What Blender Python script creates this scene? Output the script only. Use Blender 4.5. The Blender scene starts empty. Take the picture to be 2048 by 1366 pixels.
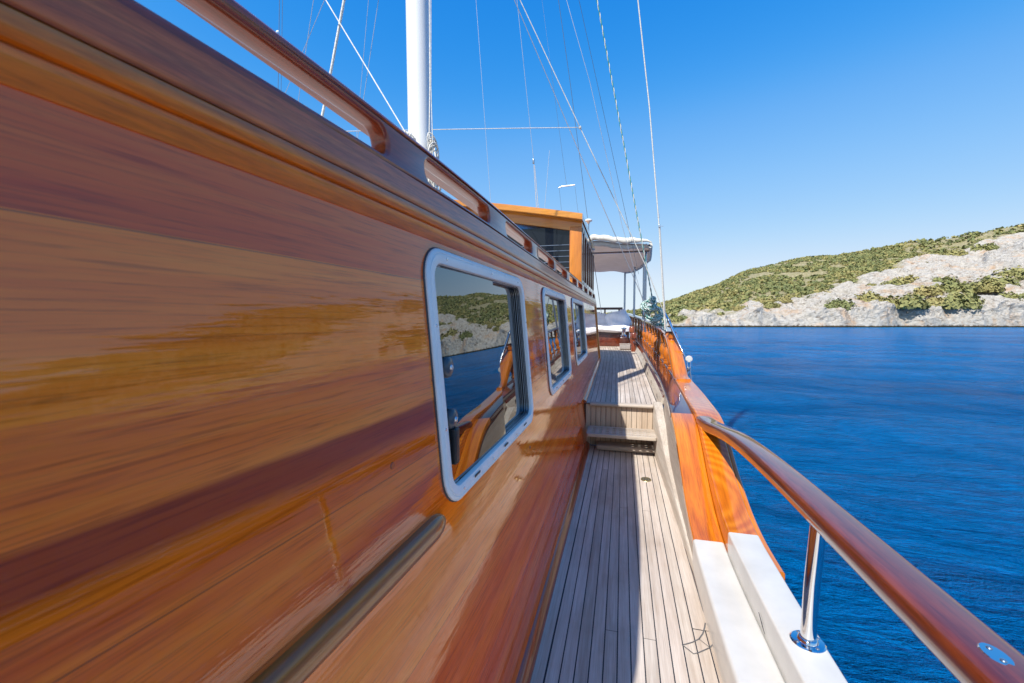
import bpy, bmesh, math, random
import numpy as np
from mathutils import Vector, Matrix
random.seed(7); rng = np.random.default_rng(7)
R = math.radians; PI = math.pi
scene = bpy.context.scene
C = scene.collection

# ------------------------------------------------------------------ camera
F = 853.0; TH = R(3.09); PSI = math.atan(221 / F * math.cos(TH)); EYE = Vector((0, 0, 1.3))
SEA = -1.6
cd = bpy.data.cameras.new('camera'); cam = bpy.data.objects.new('camera', cd); C.objects.link(cam)
cd.sensor_width = 36; cd.lens = 36 * F / 2048; cd.clip_start = .02; cd.clip_end = 9000
cam.location = EYE; cam.rotation_euler = (PI / 2 - TH, 0, PSI)
cd.dof.use_dof = True; cd.dof.focus_distance = 4.5; cd.dof.aperture_fstop = 6.5
scene.camera = cam
_fw = Vector((-math.sin(PSI) * math.cos(TH), math.cos(PSI) * math.cos(TH), -math.sin(TH)))
_rt = Vector((math.cos(PSI), math.sin(PSI), 0)); _up = _rt.cross(_fw)
def ray(x, y): return _fw * F + _rt * (x - 1024) + _up * (683 - y)
def hy(x, y, Y): d = ray(x, y); return EYE + d * (Y / d.y)
def hx(x, y, X): d = ray(x, y); return EYE + d * (X / d.x)

# ------------------------------------------------------------------ materials
def srgb(*c):
    return tuple(((v / 255) / 12.92 if v / 255 <= .04045 else ((v / 255 + .055) / 1.055) ** 2.4) for v in c) + (1,)
class NT:
    def __init__(s, name):
        s.m = bpy.data.materials.new(name); s.m.use_nodes = True
        s.t = s.m.node_tree; s.n = s.t.nodes; s.b = s.n['Principled BSDF']
    def new(s, t, **k):
        n = s.n.new(t)
        for a, v in k.items():
            if hasattr(n, a): setattr(n, a, v)
        return n
    def link(s, a, b): s.t.links.new(a, b)
    def val(s, sock, v):
        if hasattr(v, 'is_linked') or isinstance(v, bpy.types.NodeSocket): s.link(v, sock)
        else: sock.default_value = v
    def math(s, op, a, b=0.0, c=0.0):
        n = s.n.new('ShaderNodeMath'); n.operation = op
        s.val(n.inputs[0], a); s.val(n.inputs[1], b)
        if len(n.inputs) > 2: s.val(n.inputs[2], c)
        return n.outputs[0]
    def noise(s, vec, scale, detail=3, rough=.55, dist=0):
        n = s.n.new('ShaderNodeTexNoise'); s.link(vec, n.inputs['Vector'])
        n.inputs['Scale'].default_value = scale; n.inputs['Detail'].default_value = detail
        n.inputs['Roughness'].default_value = rough; n.inputs['Distortion'].default_value = dist
        return n.outputs[0]
    def ramp(s, fac, stops, interp='LINEAR'):
        n = s.n.new('ShaderNodeValToRGB'); s.link(fac, n.inputs[0]); n.color_ramp.interpolation = interp
        e = n.color_ramp.elements
        while len(e) < len(stops): e.new(.5)
        for i, (p, c) in enumerate(stops):
            e[i].position = p; e[i].color = c if len(c) == 4 else tuple(c) + (1,)
        return n.outputs[0]
    def mix(s, fac, a, b, mode='MIX'):
        n = s.n.new('ShaderNodeMix'); n.data_type = 'RGBA'; n.blend_type = mode
        s.val(n.inputs[0], fac)
        for k, v in ((6, a), (7, b)):
            if isinstance(v, (tuple, list)): n.inputs[k].default_value = tuple(v) if len(v) == 4 else tuple(v) + (1,)
            else: s.link(v, n.inputs[k])
        return n.outputs[2]
    def coord(s, scale=(1, 1, 1), rot=(0, 0, 0), src='Object'):
        t = s.n.new('ShaderNodeTexCoord'); m = s.n.new('ShaderNodeMapping'); s.link(t.outputs[src], m.inputs[0])
        m.inputs['Scale'].default_value = scale; m.inputs['Rotation'].default_value = rot
        return m.outputs[0]
    def bump(s, h, strength, dist=.01, normal=None):
        n = s.n.new('ShaderNodeBump'); s.link(h, n.inputs['Height'])
        n.inputs['Strength'].default_value = strength; n.inputs['Distance'].default_value = dist
        if normal is not None: s.link(normal, n.inputs['Normal'])
        return n.outputs[0]
    def set(s, **k):
        for a, v in k.items():
            s.val(s.b.inputs[a.replace('_', ' ')], v)
        return s.m

def varnish(nt, rough=.3, coat=1.0, coat_rough=.04, bumpn=None, ior=1.55):
    nt.b.inputs['Roughness'].default_value = rough
    nt.b.inputs['Specular IOR Level'].default_value = .3
    nt.b.inputs['Coat Weight'].default_value = coat
    nt.b.inputs['Coat Roughness'].default_value = coat_rough
    nt.b.inputs['Coat IOR'].default_value = ior
    if bumpn is not None:
        nt.link(bumpn, nt.b.inputs['Coat Normal'])

def wood(name, cols, axis='Y', sc=1.0, flatz=None, coat=1.0, coat_rough=.05, rough=.35, fibre=.35, rings=0.0, wav=.25, seams=None):
    """varnished or bare timber, grain along one axis of the object"""
    nt = NT(name)
    s = {'X': (.5, 9, 9), 'Y': (9, .5, 9), 'Z': (9, 9, .5)}[axis]
    s = tuple(v * sc for v in s)
    if flatz: s = (s[0], s[1], flatz)
    v = nt.coord(s)
    oi = nt.new('ShaderNodeObjectInfo')
    add = nt.new('ShaderNodeVectorMath'); add.operation = 'ADD'; nt.link(v, add.inputs[0])
    cmb = nt.new('ShaderNodeCombineXYZ')
    rr = nt.math('MULTIPLY', oi.outputs['Random'], 37.0)
    for i in range(3): nt.link(rr, cmb.inputs[i])
    nt.link(cmb.outputs[0], add.inputs[1]); v = add.outputs[0]
    n1 = nt.noise(v, 1.0, 5, .62, .6)
    if rings:
        w = nt.new('ShaderNodeTexWave'); w.wave_type = 'RINGS'; w.rings_direction = 'SPHERICAL'
        vv = nt.coord((1.2 * sc, .55 * sc, 1.2 * sc)); nt.link(vv, w.inputs[0])
        w.inputs['Scale'].default_value = 13; w.inputs['Distortion'].default_value = 1.6; w.inputs['Detail'].default_value = 2
        w.inputs['Detail Scale'].default_value = 1.2
        n1 = nt.math('ADD', nt.math('MULTIPLY', n1, 1 - rings), nt.math('MULTIPLY', w.outputs['Fac'], rings))
    k = len(cols)
    col = nt.ramp(n1, [(.28 + .44 * i / (k - 1), c) for i, c in enumerate(cols)])
    vf = nt.coord(tuple(a * 9 for a in s))
    n2 = nt.noise(vf, 1.0, 3, .7)
    f = nt.ramp(n2, [(.35, (1 - fibre,) * 3), (.6, (1, 1, 1))])
    col = nt.mix(1.0, col, f, 'MULTIPLY')
    nt.link(col, nt.b.inputs['Base Color'])
    vb = nt.coord(tuple(a * 1.1 for a in s))
    vb2 = nt.coord(tuple(a * 6 for a in s))
    nb = nt.bump(nt.noise(vb, 1, 2, .5), wav, .004)
    nb = nt.bump(nt.noise(vb2, 1, 2, .5), wav * .5, .0006, nb)
    if coat: varnish(nt, rough, coat, coat_rough, nb)
    else:
        nt.b.inputs['Roughness'].default_value = rough
        nt.link(nt.bump(n2, .4, .001), nt.b.inputs['Normal'])
    return nt.m

def cabin_wood():
    nt = NT('varnished_cabin_wood')
    v = nt.coord((1, 1, 1)); sep = nt.new('ShaderNodeSeparateXYZ'); nt.link(v, sep.inputs[0])
    X, Y, Z = sep.outputs
    seams = [.30, .58, .986, 1.394]
    zw = Z
    pid = None
    for z in seams:
        g = nt.math('GREATER_THAN', zw, z)
        pid = g if pid is None else nt.math('ADD', pid, g)
    # offset of the grain per plank
    cmb = nt.new('ShaderNodeCombineXYZ')
    nt.link(nt.math('MULTIPLY', pid, 3.7), cmb.inputs[0]); nt.link(nt.math('MULTIPLY', pid, 7.3), cmb.inputs[1]); nt.link(nt.math('MULTIPLY', pid, 1.9), cmb.inputs[2])
    def sh(scale):
        vv = nt.coord(scale, rot=(R(1.2), 0, 0)); a = nt.new('ShaderNodeVectorMath'); a.operation = 'ADD'
        nt.link(vv, a.inputs[0]); nt.link(cmb.outputs[0], a.inputs[1]); return a.outputs[0]
    n1 = nt.noise(sh((2, .55, 8)), 1, 4, .55, .5)
    n2 = nt.noise(sh((6, 1.1, 42)), 1, 5, .65, .3)
    n3 = nt.noise(sh((20, 6, 260)), 1, 3, .7)
    base = nt.ramp(nt.math('ADD', nt.math('MULTIPLY', n1, .62), nt.math('MULTIPLY', n2, .38)),
                   [(.18, (.34, .042, .004)), (.36, (.68, .108, .008)), (.50, (.86, .185, .012)), (.70, (.97, .31, .035))])
    # plank tone
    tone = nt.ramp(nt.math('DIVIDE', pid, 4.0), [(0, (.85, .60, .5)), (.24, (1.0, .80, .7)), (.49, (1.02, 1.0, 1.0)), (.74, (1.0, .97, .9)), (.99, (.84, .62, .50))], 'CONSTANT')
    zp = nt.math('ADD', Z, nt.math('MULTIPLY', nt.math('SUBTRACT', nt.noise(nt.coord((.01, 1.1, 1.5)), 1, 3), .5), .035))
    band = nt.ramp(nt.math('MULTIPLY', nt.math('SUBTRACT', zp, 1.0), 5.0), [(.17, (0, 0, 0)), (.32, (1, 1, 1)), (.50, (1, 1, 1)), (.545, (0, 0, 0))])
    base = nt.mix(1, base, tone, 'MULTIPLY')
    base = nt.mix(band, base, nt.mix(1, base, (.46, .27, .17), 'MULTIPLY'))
    fib = nt.ramp(n3, [(.32, (.70, .62, .55)), (.50, (1.08, 1.06, 1.0))])
    base = nt.mix(1, base, fib, 'MULTIPLY')
    # dark pores / flecks
    n4 = nt.noise(sh((30, 14, 110)), 1, 2, .6)
    base = nt.mix(nt.ramp(n4, [(.70, (0, 0, 0)), (.80, (.30, .30, .30))]), base, (.12, .02, .004))
    for z in (.30, .58, .986, 1.392):
        d = nt.math('ABSOLUTE', nt.math('SUBTRACT', zw, z))
        base = nt.mix(nt.math('MULTIPLY', nt.math('LESS_THAN', d, .0009), .6), base, (.05, .022, .01))
    nt.link(base, nt.b.inputs['Base Color'])
    bb = nt.bump(nt.noise(sh((2, 1.4, 5)), 1, 2, .5), .20, .010)
    bb = nt.bump(nt.noise(sh((8, 5, 60)), 1, 2, .6), .30, .0012, bb)
    bb = nt.bump(nt.noise(sh((30, 25, 260)), 1, 2, .6), .25, .0002, bb)
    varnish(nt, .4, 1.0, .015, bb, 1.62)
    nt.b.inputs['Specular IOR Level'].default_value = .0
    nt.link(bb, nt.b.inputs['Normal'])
    return nt.m

M = {}
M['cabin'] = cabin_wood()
M['amber'] = wood('sunlit_amber_varnish', [(.46, .10, .003), (.64, .18, .006), (.76, .26, .012)], 'Y', 1.6, flatz=.6, coat_rough=.06, fibre=.30)
M['amber_ring'] = wood('amber_cap_varnish', [(.50, .115, .003), (.64, .18, .006), (.74, .25, .014)], 'Y', 1.0, flatz=.6, coat_rough=.06, fibre=.22, rings=.25)
M['amber_x'] = wood('amber_crosswise_varnish', [(.45, .13, .012), (.62, .24, .025), (.72, .33, .05)], 'X', .7, coat_rough=.08, fibre=.18)
M['amber_z'] = wood('amber_upright_varnish', [(.42, .11, .010), (.60, .20, .015), (.70, .27, .03)], 'Z', .8, coat_rough=.08, fibre=.18)
M['mahog'] = wood('dark_mahogany_varnish', [(.07, .010, .004), (.15, .026, .008), (.24, .050, .014)], 'Y', 1.3, coat_rough=.05, fibre=.45, wav=.2)
M['mahog_rail'] = wood('dark_rail_varnish', [(.035, .006, .004), (.075, .014, .006), (.13, .03, .010)], 'Y', .9, coat_rough=.03, fibre=.3, wav=.3)
M['mahog_z'] = wood('dark_upright_varnish', [(.12, .022, .008), (.22, .045, .012), (.30, .075, .018)], 'Z', 1, coat_rough=.08, fibre=.3)
M['baluster'] = wood('baluster_varnish', [(.40, .095, .008), (.56, .155, .012), (.66, .21, .02)], 'Z', 1, coat_rough=.06, fibre=.15)
M['coaming'] = wood('coaming_varnish', [(.24, .030, .010), (.36, .06, .016), (.46, .10, .024)], 'Y', 1.6, coat=.75, coat_rough=.06, fibre=.35, wav=.25)
M['bead'] = wood('bead_varnish', [(.26, .07, .008), (.38, .11, .012), (.48, .16, .02)], 'Y', 1.6, coat=.8, coat_rough=.02, fibre=.3, wav=.03)
M['mould_low'] = wood('orange_moulding_varnish', [(.62, .13, .006), (.82, .20, .010), (.90, .27, .02)], 'Y', 2.0, coat=.5, coat_rough=.07, fibre=.3)
M['mould'] = wood('moulding_varnish', [(.50, .09, .015), (.66, .145, .03), (.78, .22, .05)], 'Y', 2.0, coat=.5, coat_rough=.07, fibre=.35)
M['oldteak'] = wood('weathered_pale_teak', [(.40, .335, .27), (.50, .44, .37), (.58, .53, .46)], 'Y', 1.5, coat=0, rough=.75, fibre=.2)
M['oldteak_x'] = wood('weathered_crosswise_teak', [(.36, .29, .22), (.45, .38, .31), (.53, .46, .38)], 'X', 1.5, coat=0, rough=.75, fibre=.2)
M['oldteak_z'] = wood('weathered_riser_teak', [(.40, .29, .20), (.50, .39, .29), (.58, .48, .38)], 'Z', 1.2, coat=0, rough=.75, fibre=.2)

def teak_deck():
    nt = NT('teak_deck_planks')
    at = nt.new('ShaderNodeAttribute', attribute_name='tone')
    v = nt.coord((30, 1.2, 30)); a = nt.new('ShaderNodeVectorMath'); a.operation = 'ADD'
    cm = nt.new('ShaderNodeCombineXYZ')
    for i in range(3): nt.link(nt.math('MULTIPLY', at.outputs['Fac'], 20.0 + i), cm.inputs[i])
    nt.link(v, a.inputs[0]); nt.link(cm.outputs[0], a.inputs[1])
    n = nt.noise(a.outputs[0], 1, 5, .65)
    c = nt.ramp(n, [(.30, (.41, .345, .285)), (.5, (.53, .465, .40)), (.7, (.63, .575, .51))])
    t = nt.ramp(at.outputs['Fac'], [(0, (.86, .84, .82)), (.5, (1, .985, .97)), (1, (1.08, 1.06, 1.06))])
    c = nt.mix(1, c, t, 'MULTIPLY')
    st = nt.noise(nt.coord((5, 2.2, 5)), 1, 4, .6)          # stains
    c = nt.mix(nt.ramp(st, [(.45, (0, 0, 0)), (.75, (.45, .45, .45))]), c, (.36, .25, .16))
    st2 = nt.noise(nt.coord((2.2, 1.1, 2.2)), 1, 5, .7)
    c = nt.mix(nt.ramp(st2, [(.5, (0, 0, 0)), (.72, (.35, .35, .35))]), c, (.25, .24, .22))
    f = nt.noise(nt.coord((320, 5, 320)), 1, 2, .6)
    c = nt.mix(1, c, nt.ramp(f, [(.3, (.82, .8, .78)), (.6, (1, 1, 1))]), 'MULTIPLY')
    nt.link(c, nt.b.inputs['Base Color']); nt.b.inputs['Roughness'].default_value = .7
    nt.link(nt.bump(f, .35, .001), nt.b.inputs['Normal'])
    return nt.m
M['deck'] = teak_deck()
def plain(name, col, rough=.5, metal=0, coat=0, bump=0, bscale=30, spec=.5, var=0):
    nt = NT(name)
    n = nt.noise(nt.coord((1, 1, 1)), bscale, 4, .6)
    if var:
        c = nt.ramp(n, [(.3, tuple(v * (1 - var) for v in col)), (.7, tuple(min(1, v * (1 + var * .4)) for v in col))])
        nt.link(c, nt.b.inputs['Base Color'])
    else: nt.b.inputs['Base Color'].default_value = tuple(col) + (1,)
    nt.b.inputs['Roughness'].default_value = rough; nt.b.inputs['Metallic'].default_value = metal
    nt.b.inputs['Coat Weight'].default_value = coat; nt.b.inputs['Coat Roughness'].default_value = .06
    nt.b.inputs['Specular IOR Level'].default_value = spec
    if bump: nt.link(nt.bump(n, bump, .003), nt.b.inputs['Normal'])
    return nt.m
M['caulk'] = plain('black_deck_caulk', (.022, .026, .034), .6)
M['greycaulk'] = plain('grey_edge_caulk', (.12, .12, .12), .6, var=.4)
M['white'] = plain('white_gelcoat', (.585, .572, .54), .32, coat=.3, var=.12, bscale=5)
M['alu'] = plain('white_window_aluminium', (.78, .80, .79), .35, var=.06, bscale=12)
M['silver'] = plain('silver_track', (.6, .65, .7), .25, metal=.8)
M['black'] = plain('black_rubber', (.012, .012, .014), .45)
M['slot'] = plain('dark_drain_slot', (.05, .05, .055), .6)
M['chrome'] = plain('polished_steel', (.78, .79, .80), .06, metal=1)
M['steel'] = plain('satin_steel_tube', (.35, .40, .46), .25, metal=.9)
M['wire'] = plain('steel_rigging_wire', (.55, .56, .58), .35, metal=.35, var=.15, bscale=60)
M['darkwire'] = plain('dark_rigging_wire', (.10, .12, .14), .5, var=.2, bscale=60)
M['whiterope'] = plain('white_rope', (.72, .70, .64), .85, var=.35, bscale=70, bump=.6)
M['mast'] = plain('white_mast_paint', (.74, .74, .73), .3, coat=.3, var=.04, bscale=3)
M['canvas'] = plain('cream_canvas', (.88, .84, .74), .85, var=.2, bscale=5, bump=.5)
M['canvas_under'] = plain('grey_canvas_lining', (.62, .58, .55), .85, var=.2, bscale=4)
for k_ in ('canvas', 'canvas_under'):
    m_ = M[k_]; t_ = m_.node_tree; tr_ = t_.nodes.new('ShaderNodeBsdfTranslucent'); tr_.inputs[0].default_value = (.75, .62, .52, 1)
    mx_ = t_.nodes.new('ShaderNodeMixShader'); mx_.inputs[0].default_value = .22 if k_ == 'canvas' else .45
    t_.links.new(t_.nodes['Principled BSDF'].outputs[0], mx_.inputs[1]); t_.links.new(tr_.outputs[0], mx_.inputs[2])
    t_.links.new(mx_.outputs[0], t_.nodes['Material Output'].inputs[0])
M['cushion'] = plain('white_cushion_cloth', (.93, .93, .98), .9, var=.12, bscale=9, bump=.4)
M['brass'] = plain('brass_plate', (.42, .34, .16), .35, metal=.8, var=.3, bscale=80)
M['knob'] = plain('dark_plastic_knob', (.06, .075, .09), .25)
M['moon'] = plain('pale_moon', (.75, .78, .82), 1.0)
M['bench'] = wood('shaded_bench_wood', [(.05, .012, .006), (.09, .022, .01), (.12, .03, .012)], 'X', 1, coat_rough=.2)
def glass():
    nt = NT('tinted_window_glass')
    nt.b.inputs['Base Color'].default_value = (.004, .006, .008, 1); nt.b.inputs['Roughness'].default_value = 0.0
    nt.b.inputs['IOR'].default_value = 2.6; nt.b.inputs['Specular Tint'].default_value = (.85, .95, 1, 1)
    return nt.m
M['glass'] = glass()
M['dark_glass'] = plain('dark_wheelhouse_glass', (.006, .008, .012), .02, spec=.5)
def teal_rope():
    nt = NT('teal_flecked_rope')
    v = nt.coord((1, 1, 1)); w = nt.new('ShaderNodeTexWave'); w.bands_direction = 'DIAGONAL'; nt.link(v, w.inputs[0])
    w.inputs['Scale'].default_value = 16; w.inputs['Distortion'].default_value = 3
    c = nt.ramp(w.outputs['Fac'], [(.40, (.06, .30, .26)), (.50, (.78, .84, .80))])
    nt.link(c, nt.b.inputs['Base Color']); nt.b.inputs['Roughness'].default_value = .85
    return nt.m
M['tealrope'] = teal_rope()
M['teal'] = plain('teal_rope_strand', (.03, .25, .22), .85)

# ------------------------------------------------------------------ mesh helpers
class MB:
    def __init__(s): s.v = []; s.f = []; s.mi = []; s.attr = []
    def face(s, pts, mi=0, a=0.0):
        i = len(s.v); s.v += [tuple(p) for p in pts]; s.f.append(tuple(range(i, i + len(pts)))); s.mi.append(mi)
        s.attr.append(a)
    def raw(s, vs, fs, mi=0, a=0.0):
        i = len(s.v); s.v += [tuple(p) for p in vs]
        for f in fs: s.f.append(tuple(i + k for k in f)); s.mi.append(mi); s.attr.append(a)
    def box(s, c, d, rz=0, mi=0, bev=0.0, rx=0, ry=0):
        bm = bmesh.new(); bmesh.ops.create_cube(bm, size=1)
        for v in bm.verts: v.co = Vector((v.co.x * d[0], v.co.y * d[1], v.co.z * d[2]))
        if bev: bmesh.ops.bevel(bm, geom=bm.edges[:], offset=bev, segments=3, affect='EDGES', profile=.5)
        m = Matrix.Translation(c) @ Matrix.Rotation(rz, 4, 'Z') @ Matrix.Rotation(ry, 4, 'Y') @ Matrix.Rotation(rx, 4, 'X')
        bm.transform(m); bm.verts.index_update()
        s.raw([v.co for v in bm.verts], [[v.index for v in f.verts] for f in bm.faces], mi); bm.free()
    def tube(s, path, r, n=8, mi=0, caps=True):
        path = [Vector(p) for p in path]; rs = r if isinstance(r, (list, tuple)) else [r] * len(path)
        rings = []; ref = None
        for i, p in enumerate(path):
            t = (path[min(i + 1, len(path) - 1)] - path[max(i - 1, 0)]).normalized()
            if ref is None: ref = t.orthogonal().normalized()
            ref = (ref - t * ref.dot(t)); ref = ref.normalized() if ref.length > 1e-6 else t.orthogonal().normalized()
            b = t.cross(ref)
            rings.append([p + (ref * math.cos(2 * PI * k / n) + b * math.sin(2 * PI * k / n)) * rs[i] for k in range(n)])
        s.loft(rings, True, caps, mi)
    def loft(s, rings, closed=True, caps=True, mi=0, a=0.0):
        n = len(rings[0]); vs = [p for r in rings for p in r]; fs = []
        for i in range(len(rings) - 1):
            for k in range(n if closed else n - 1):
                k2 = (k + 1) % n
                fs.append((i * n + k, i * n + k2, (i + 1) * n + k2, (i + 1) * n + k))
        if caps and closed:
            fs.append(tuple(range(n))[::-1]); fs.append(tuple((len(rings) - 1) * n + k for k in range(n)))
        s.raw(vs, fs, mi, a)
    def lathe(s, prof, c=(0, 0, 0), n=20, mi=0, axis='Z'):
        rings = []
        for r, z in prof:
            ring = []
            for k in range(n):
                a = 2 * PI * k / n; p = (r * math.cos(a), r * math.sin(a), z)
                if axis == 'X': p = (p[2], p[0], p[1])
                if axis == 'Y': p = (p[1], p[2], p[0])
                ring.append(Vector(c) + Vector(p))
            rings.append(ring)
        s.loft(rings, True, True, mi)
    def build(s, name, mats, parent=None, smooth=True, ang=35, attr=None, recalc=True):
        me = bpy.data.meshes.new(name)
        off = parent_loc(parent) if parent else Vector((0, 0, 0))
        me.from_pydata([(p[0] - off.x, p[1] - off.y, p[2] - off.z) for p in s.v], [], s.f)
        if not isinstance(mats, (list, tuple)): mats = [mats]
        for m in mats: me.materials.append(M[m] if isinstance(m, str) else m)
        me.polygons.foreach_set('material_index', s.mi)
        if attr:
            a = me.attributes.new(attr, 'FLOAT', 'FACE'); a.data.foreach_set('value', s.attr)
        if recalc:
            bm = bmesh.new(); bm.from_mesh(me); bmesh.ops.remove_doubles(bm, verts=bm.verts[:], dist=1e-5)
            bmesh.ops.recalc_face_normals(bm, faces=bm.faces[:]); bm.to_mesh(me); bm.free()
        me.update()
        if smooth:
            me.polygons.foreach_set('use_smooth', [True] * len(me.polygons))
            me.set_sharp_from_angle(angle=R(ang))
        o = bpy.data.objects.new(name, me); C.objects.link(o)
        if parent: o.parent = parent
        return o
def parent_loc(o):
    l = Vector((0, 0, 0))
    while o: l = l + o.location; o = o.parent
    return l
def tag(o, label, cat=None, group=None, kind=None):
    if label: o['label'] = label
    if cat: o['category'] = cat
    if group: o['group'] = group
    if kind: o['kind'] = kind
    return o
def thing(name, loc, label, cat, group=None):
    o = bpy.data.objects.new(name, None); o.location = loc; o.empty_display_size = .1; C.objects.link(o)
    return tag(o, label, cat, group)
def interp(t, pts):
    if t <= pts[0][0]: return pts[0][1]
    for (a, b), (c, d) in zip(pts, pts[1:]):
        if t <= c: return b + (d - b) * (t - a) / (c - a)
    return pts[-1][1]
def sm(t, pts):      # smooth (catmull) interpolation
    if t <= pts[0][0]: return pts[0][1]
    if t >= pts[-1][0]: return pts[-1][1]
    for i in range(len(pts) - 1):
        if t <= pts[i + 1][0]: break
    (x0, y0), (x1, y1) = pts[i], pts[i + 1]
    m0 = (y1 - pts[i - 1][1]) / (x1 - pts[i - 1][0]) if i > 0 else (y1 - y0) / (x1 - x0)
    m1 = (pts[i + 2][1] - y0) / (pts[i + 2][0] - x0) if i + 2 < len(pts) else (y1 - y0) / (x1 - x0)
    h = x1 - x0; u = (t - x0) / h
    return (2*u**3-3*u*u+1)*y0 + (u**3-2*u*u+u)*h*m0 + (-2*u**3+3*u*u)*y1 + (u**3-u*u)*h*m1
def rrect(a0, a1, b0, b1, r, n=6):      # rounded rectangle outline, ccw
    out = []
    for cx, cy, st in ((a1 - r, b0 + r, -90), (a1 - r, b1 - r, 0), (a0 + r, b1 - r, 90), (a0 + r, b0 + r, 180)):
        for k in range(n + 1):
            t = R(st + 90 * k / n); out.append((cx + r * math.cos(t), cy + r * math.sin(t)))
    return out
def flat_shape(outlines, thick, bev, fmap):
    """outlines with holes -> a bevelled solid board; fmap turns (a, b, c) into a point"""
    cu = bpy.data.curves.new('tmp', 'CURVE'); cu.dimensions = '2D'; cu.fill_mode = 'BOTH'
    cu.extrude = thick / 2 - bev; cu.bevel_depth = bev; cu.bevel_resolution = 2; cu.offset = -bev
    for pts in outlines:
        sp = cu.splines.new('POLY'); sp.points.add(len(pts) - 1); sp.use_cyclic_u = True
        for q, p in zip(sp.points, pts): q.co = (p[0], p[1], 0, 1)
    o = bpy.data.objects.new('tmp', cu); C.objects.link(o)
    dg = bpy.context.evaluated_depsgraph_get(); dg.update()
    me = bpy.data.meshes.new_from_object(o.evaluated_get(dg))
    b = MB(); b.raw([fmap(*v.co) for v in me.vertices], [list(p.vertices) for p in me.polygons])
    bpy.data.objects.remove(o); bpy.data.curves.remove(cu); bpy.data.meshes.remove(me)
    return b
def dense(pts, step):
    out = []
    for i, p in enumerate(pts):
        q = pts[(i + 1) % len(pts)]; d = math.hypot(q[0] - p[0], q[1] - p[1]); n = max(1, int(d / step))
        for k in range(n): out.append((p[0] + (q[0] - p[0]) * k / n, p[1] + (q[1] - p[1]) * k / n))
    return out

# ------------------------------------------------------------------ world, sun
SUN = Vector((-.345, -.80, 1)).normalized()
el = math.asin(SUN.z)
w = bpy.data.worlds.new("World"); scene.world = w; w.use_nodes = True
nt = w.node_tree; bg = nt.nodes['Background']
sky = nt.nodes.new('ShaderNodeTexSky'); sky.sky_type = 'NISHITA'; sky.sun_disc = False
sky.sun_elevation = el; sky.sun_rotation = math.atan2(SUN.x, SUN.y); sky.altitude = 0
sky.air_density = 1.0; sky.dust_density = .25; sky.ozone_density = 1.6
va = nt.nodes.new('ShaderNodeVectorMath'); va.operation = 'MULTIPLY'; va.inputs[1].default_value = (.15,) * 3
cv = nt.nodes.new('ShaderNodeRGBCurve'); vb_ = nt.nodes.new('ShaderNodeVectorMath'); vb_.operation = 'MULTIPLY'; vb_.inputs[1].default_value = (1 / .15,) * 3
for ch, pts_ in enumerate((((.10, .004), (.159, .022), (.235, .098), (.423, .225), (.75, .39), (1, .44)),
                           ((.12, .07), (.262, .181), (.381, .272), (.651, .384), (1, .475)),
                           ((.2, .30), (.30, .40), (.468, .505), (.644, .555), (1, .58)))):
    cc_ = cv.mapping.curves[ch]; cc_.points[0].location = (0, 0); cc_.points[-1].location = pts_[-1]
    for p_ in pts_[:-1]: cc_.points.new(*p_)
cv.mapping.update()
nt.links.new(sky.outputs[0], va.inputs[0]); nt.links.new(va.outputs[0], cv.inputs['Color']); nt.links.new(cv.outputs[0], vb_.inputs[0]); nt.links.new(vb_.outputs[0], bg.inputs[0])
bg.inputs[1].default_value = .126
ld = bpy.data.lights.new('sun', 'SUN'); ld.energy = 3.3; ld.angle = R(.5); ld.color = (1, .955, .88)
lo = bpy.data.objects.new('sun', ld); C.objects.link(lo)
lo.rotation_euler = (-SUN).to_track_quat('-Z', 'Y').to_euler()
scene.view_settings.view_transform = 'Standard'; scene.view_settings.look = 'None'; scene.view_settings.gamma = 1
scene.view_settings.use_curve_mapping = False; scene.view_settings.exposure = 1.0

# ------------------------------------------------------------------ numpy noise
_perm = rng.random((256, 256)).astype(np.float64)
def vnoise(x, y):
    xi = np.floor(x).astype(int); yi = np.floor(y).astype(int); fx = x - xi; fy = y - yi
    fx = fx * fx * (3 - 2 * fx); fy = fy * fy * (3 - 2 * fy)
    g = lambda a, b: _perm[a & 255, b & 255]
    return (g(xi, yi) * (1 - fx) + g(xi + 1, yi) * fx) * (1 - fy) + (g(xi, yi + 1) * (1 - fx) + g(xi + 1, yi + 1) * fx) * fy
def fbm(x, y, o=5, ridged=False):
    s = 0; a = .5; t = 0
    for k in range(o):
        n = vnoise(x * 2 ** k + 17 * k, y * 2 ** k + 31 * k)
        if ridged: n = 1 - np.abs(2 * n - 1)
        s = s + a * n; t += a; a *= .5
    return s / t

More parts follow.
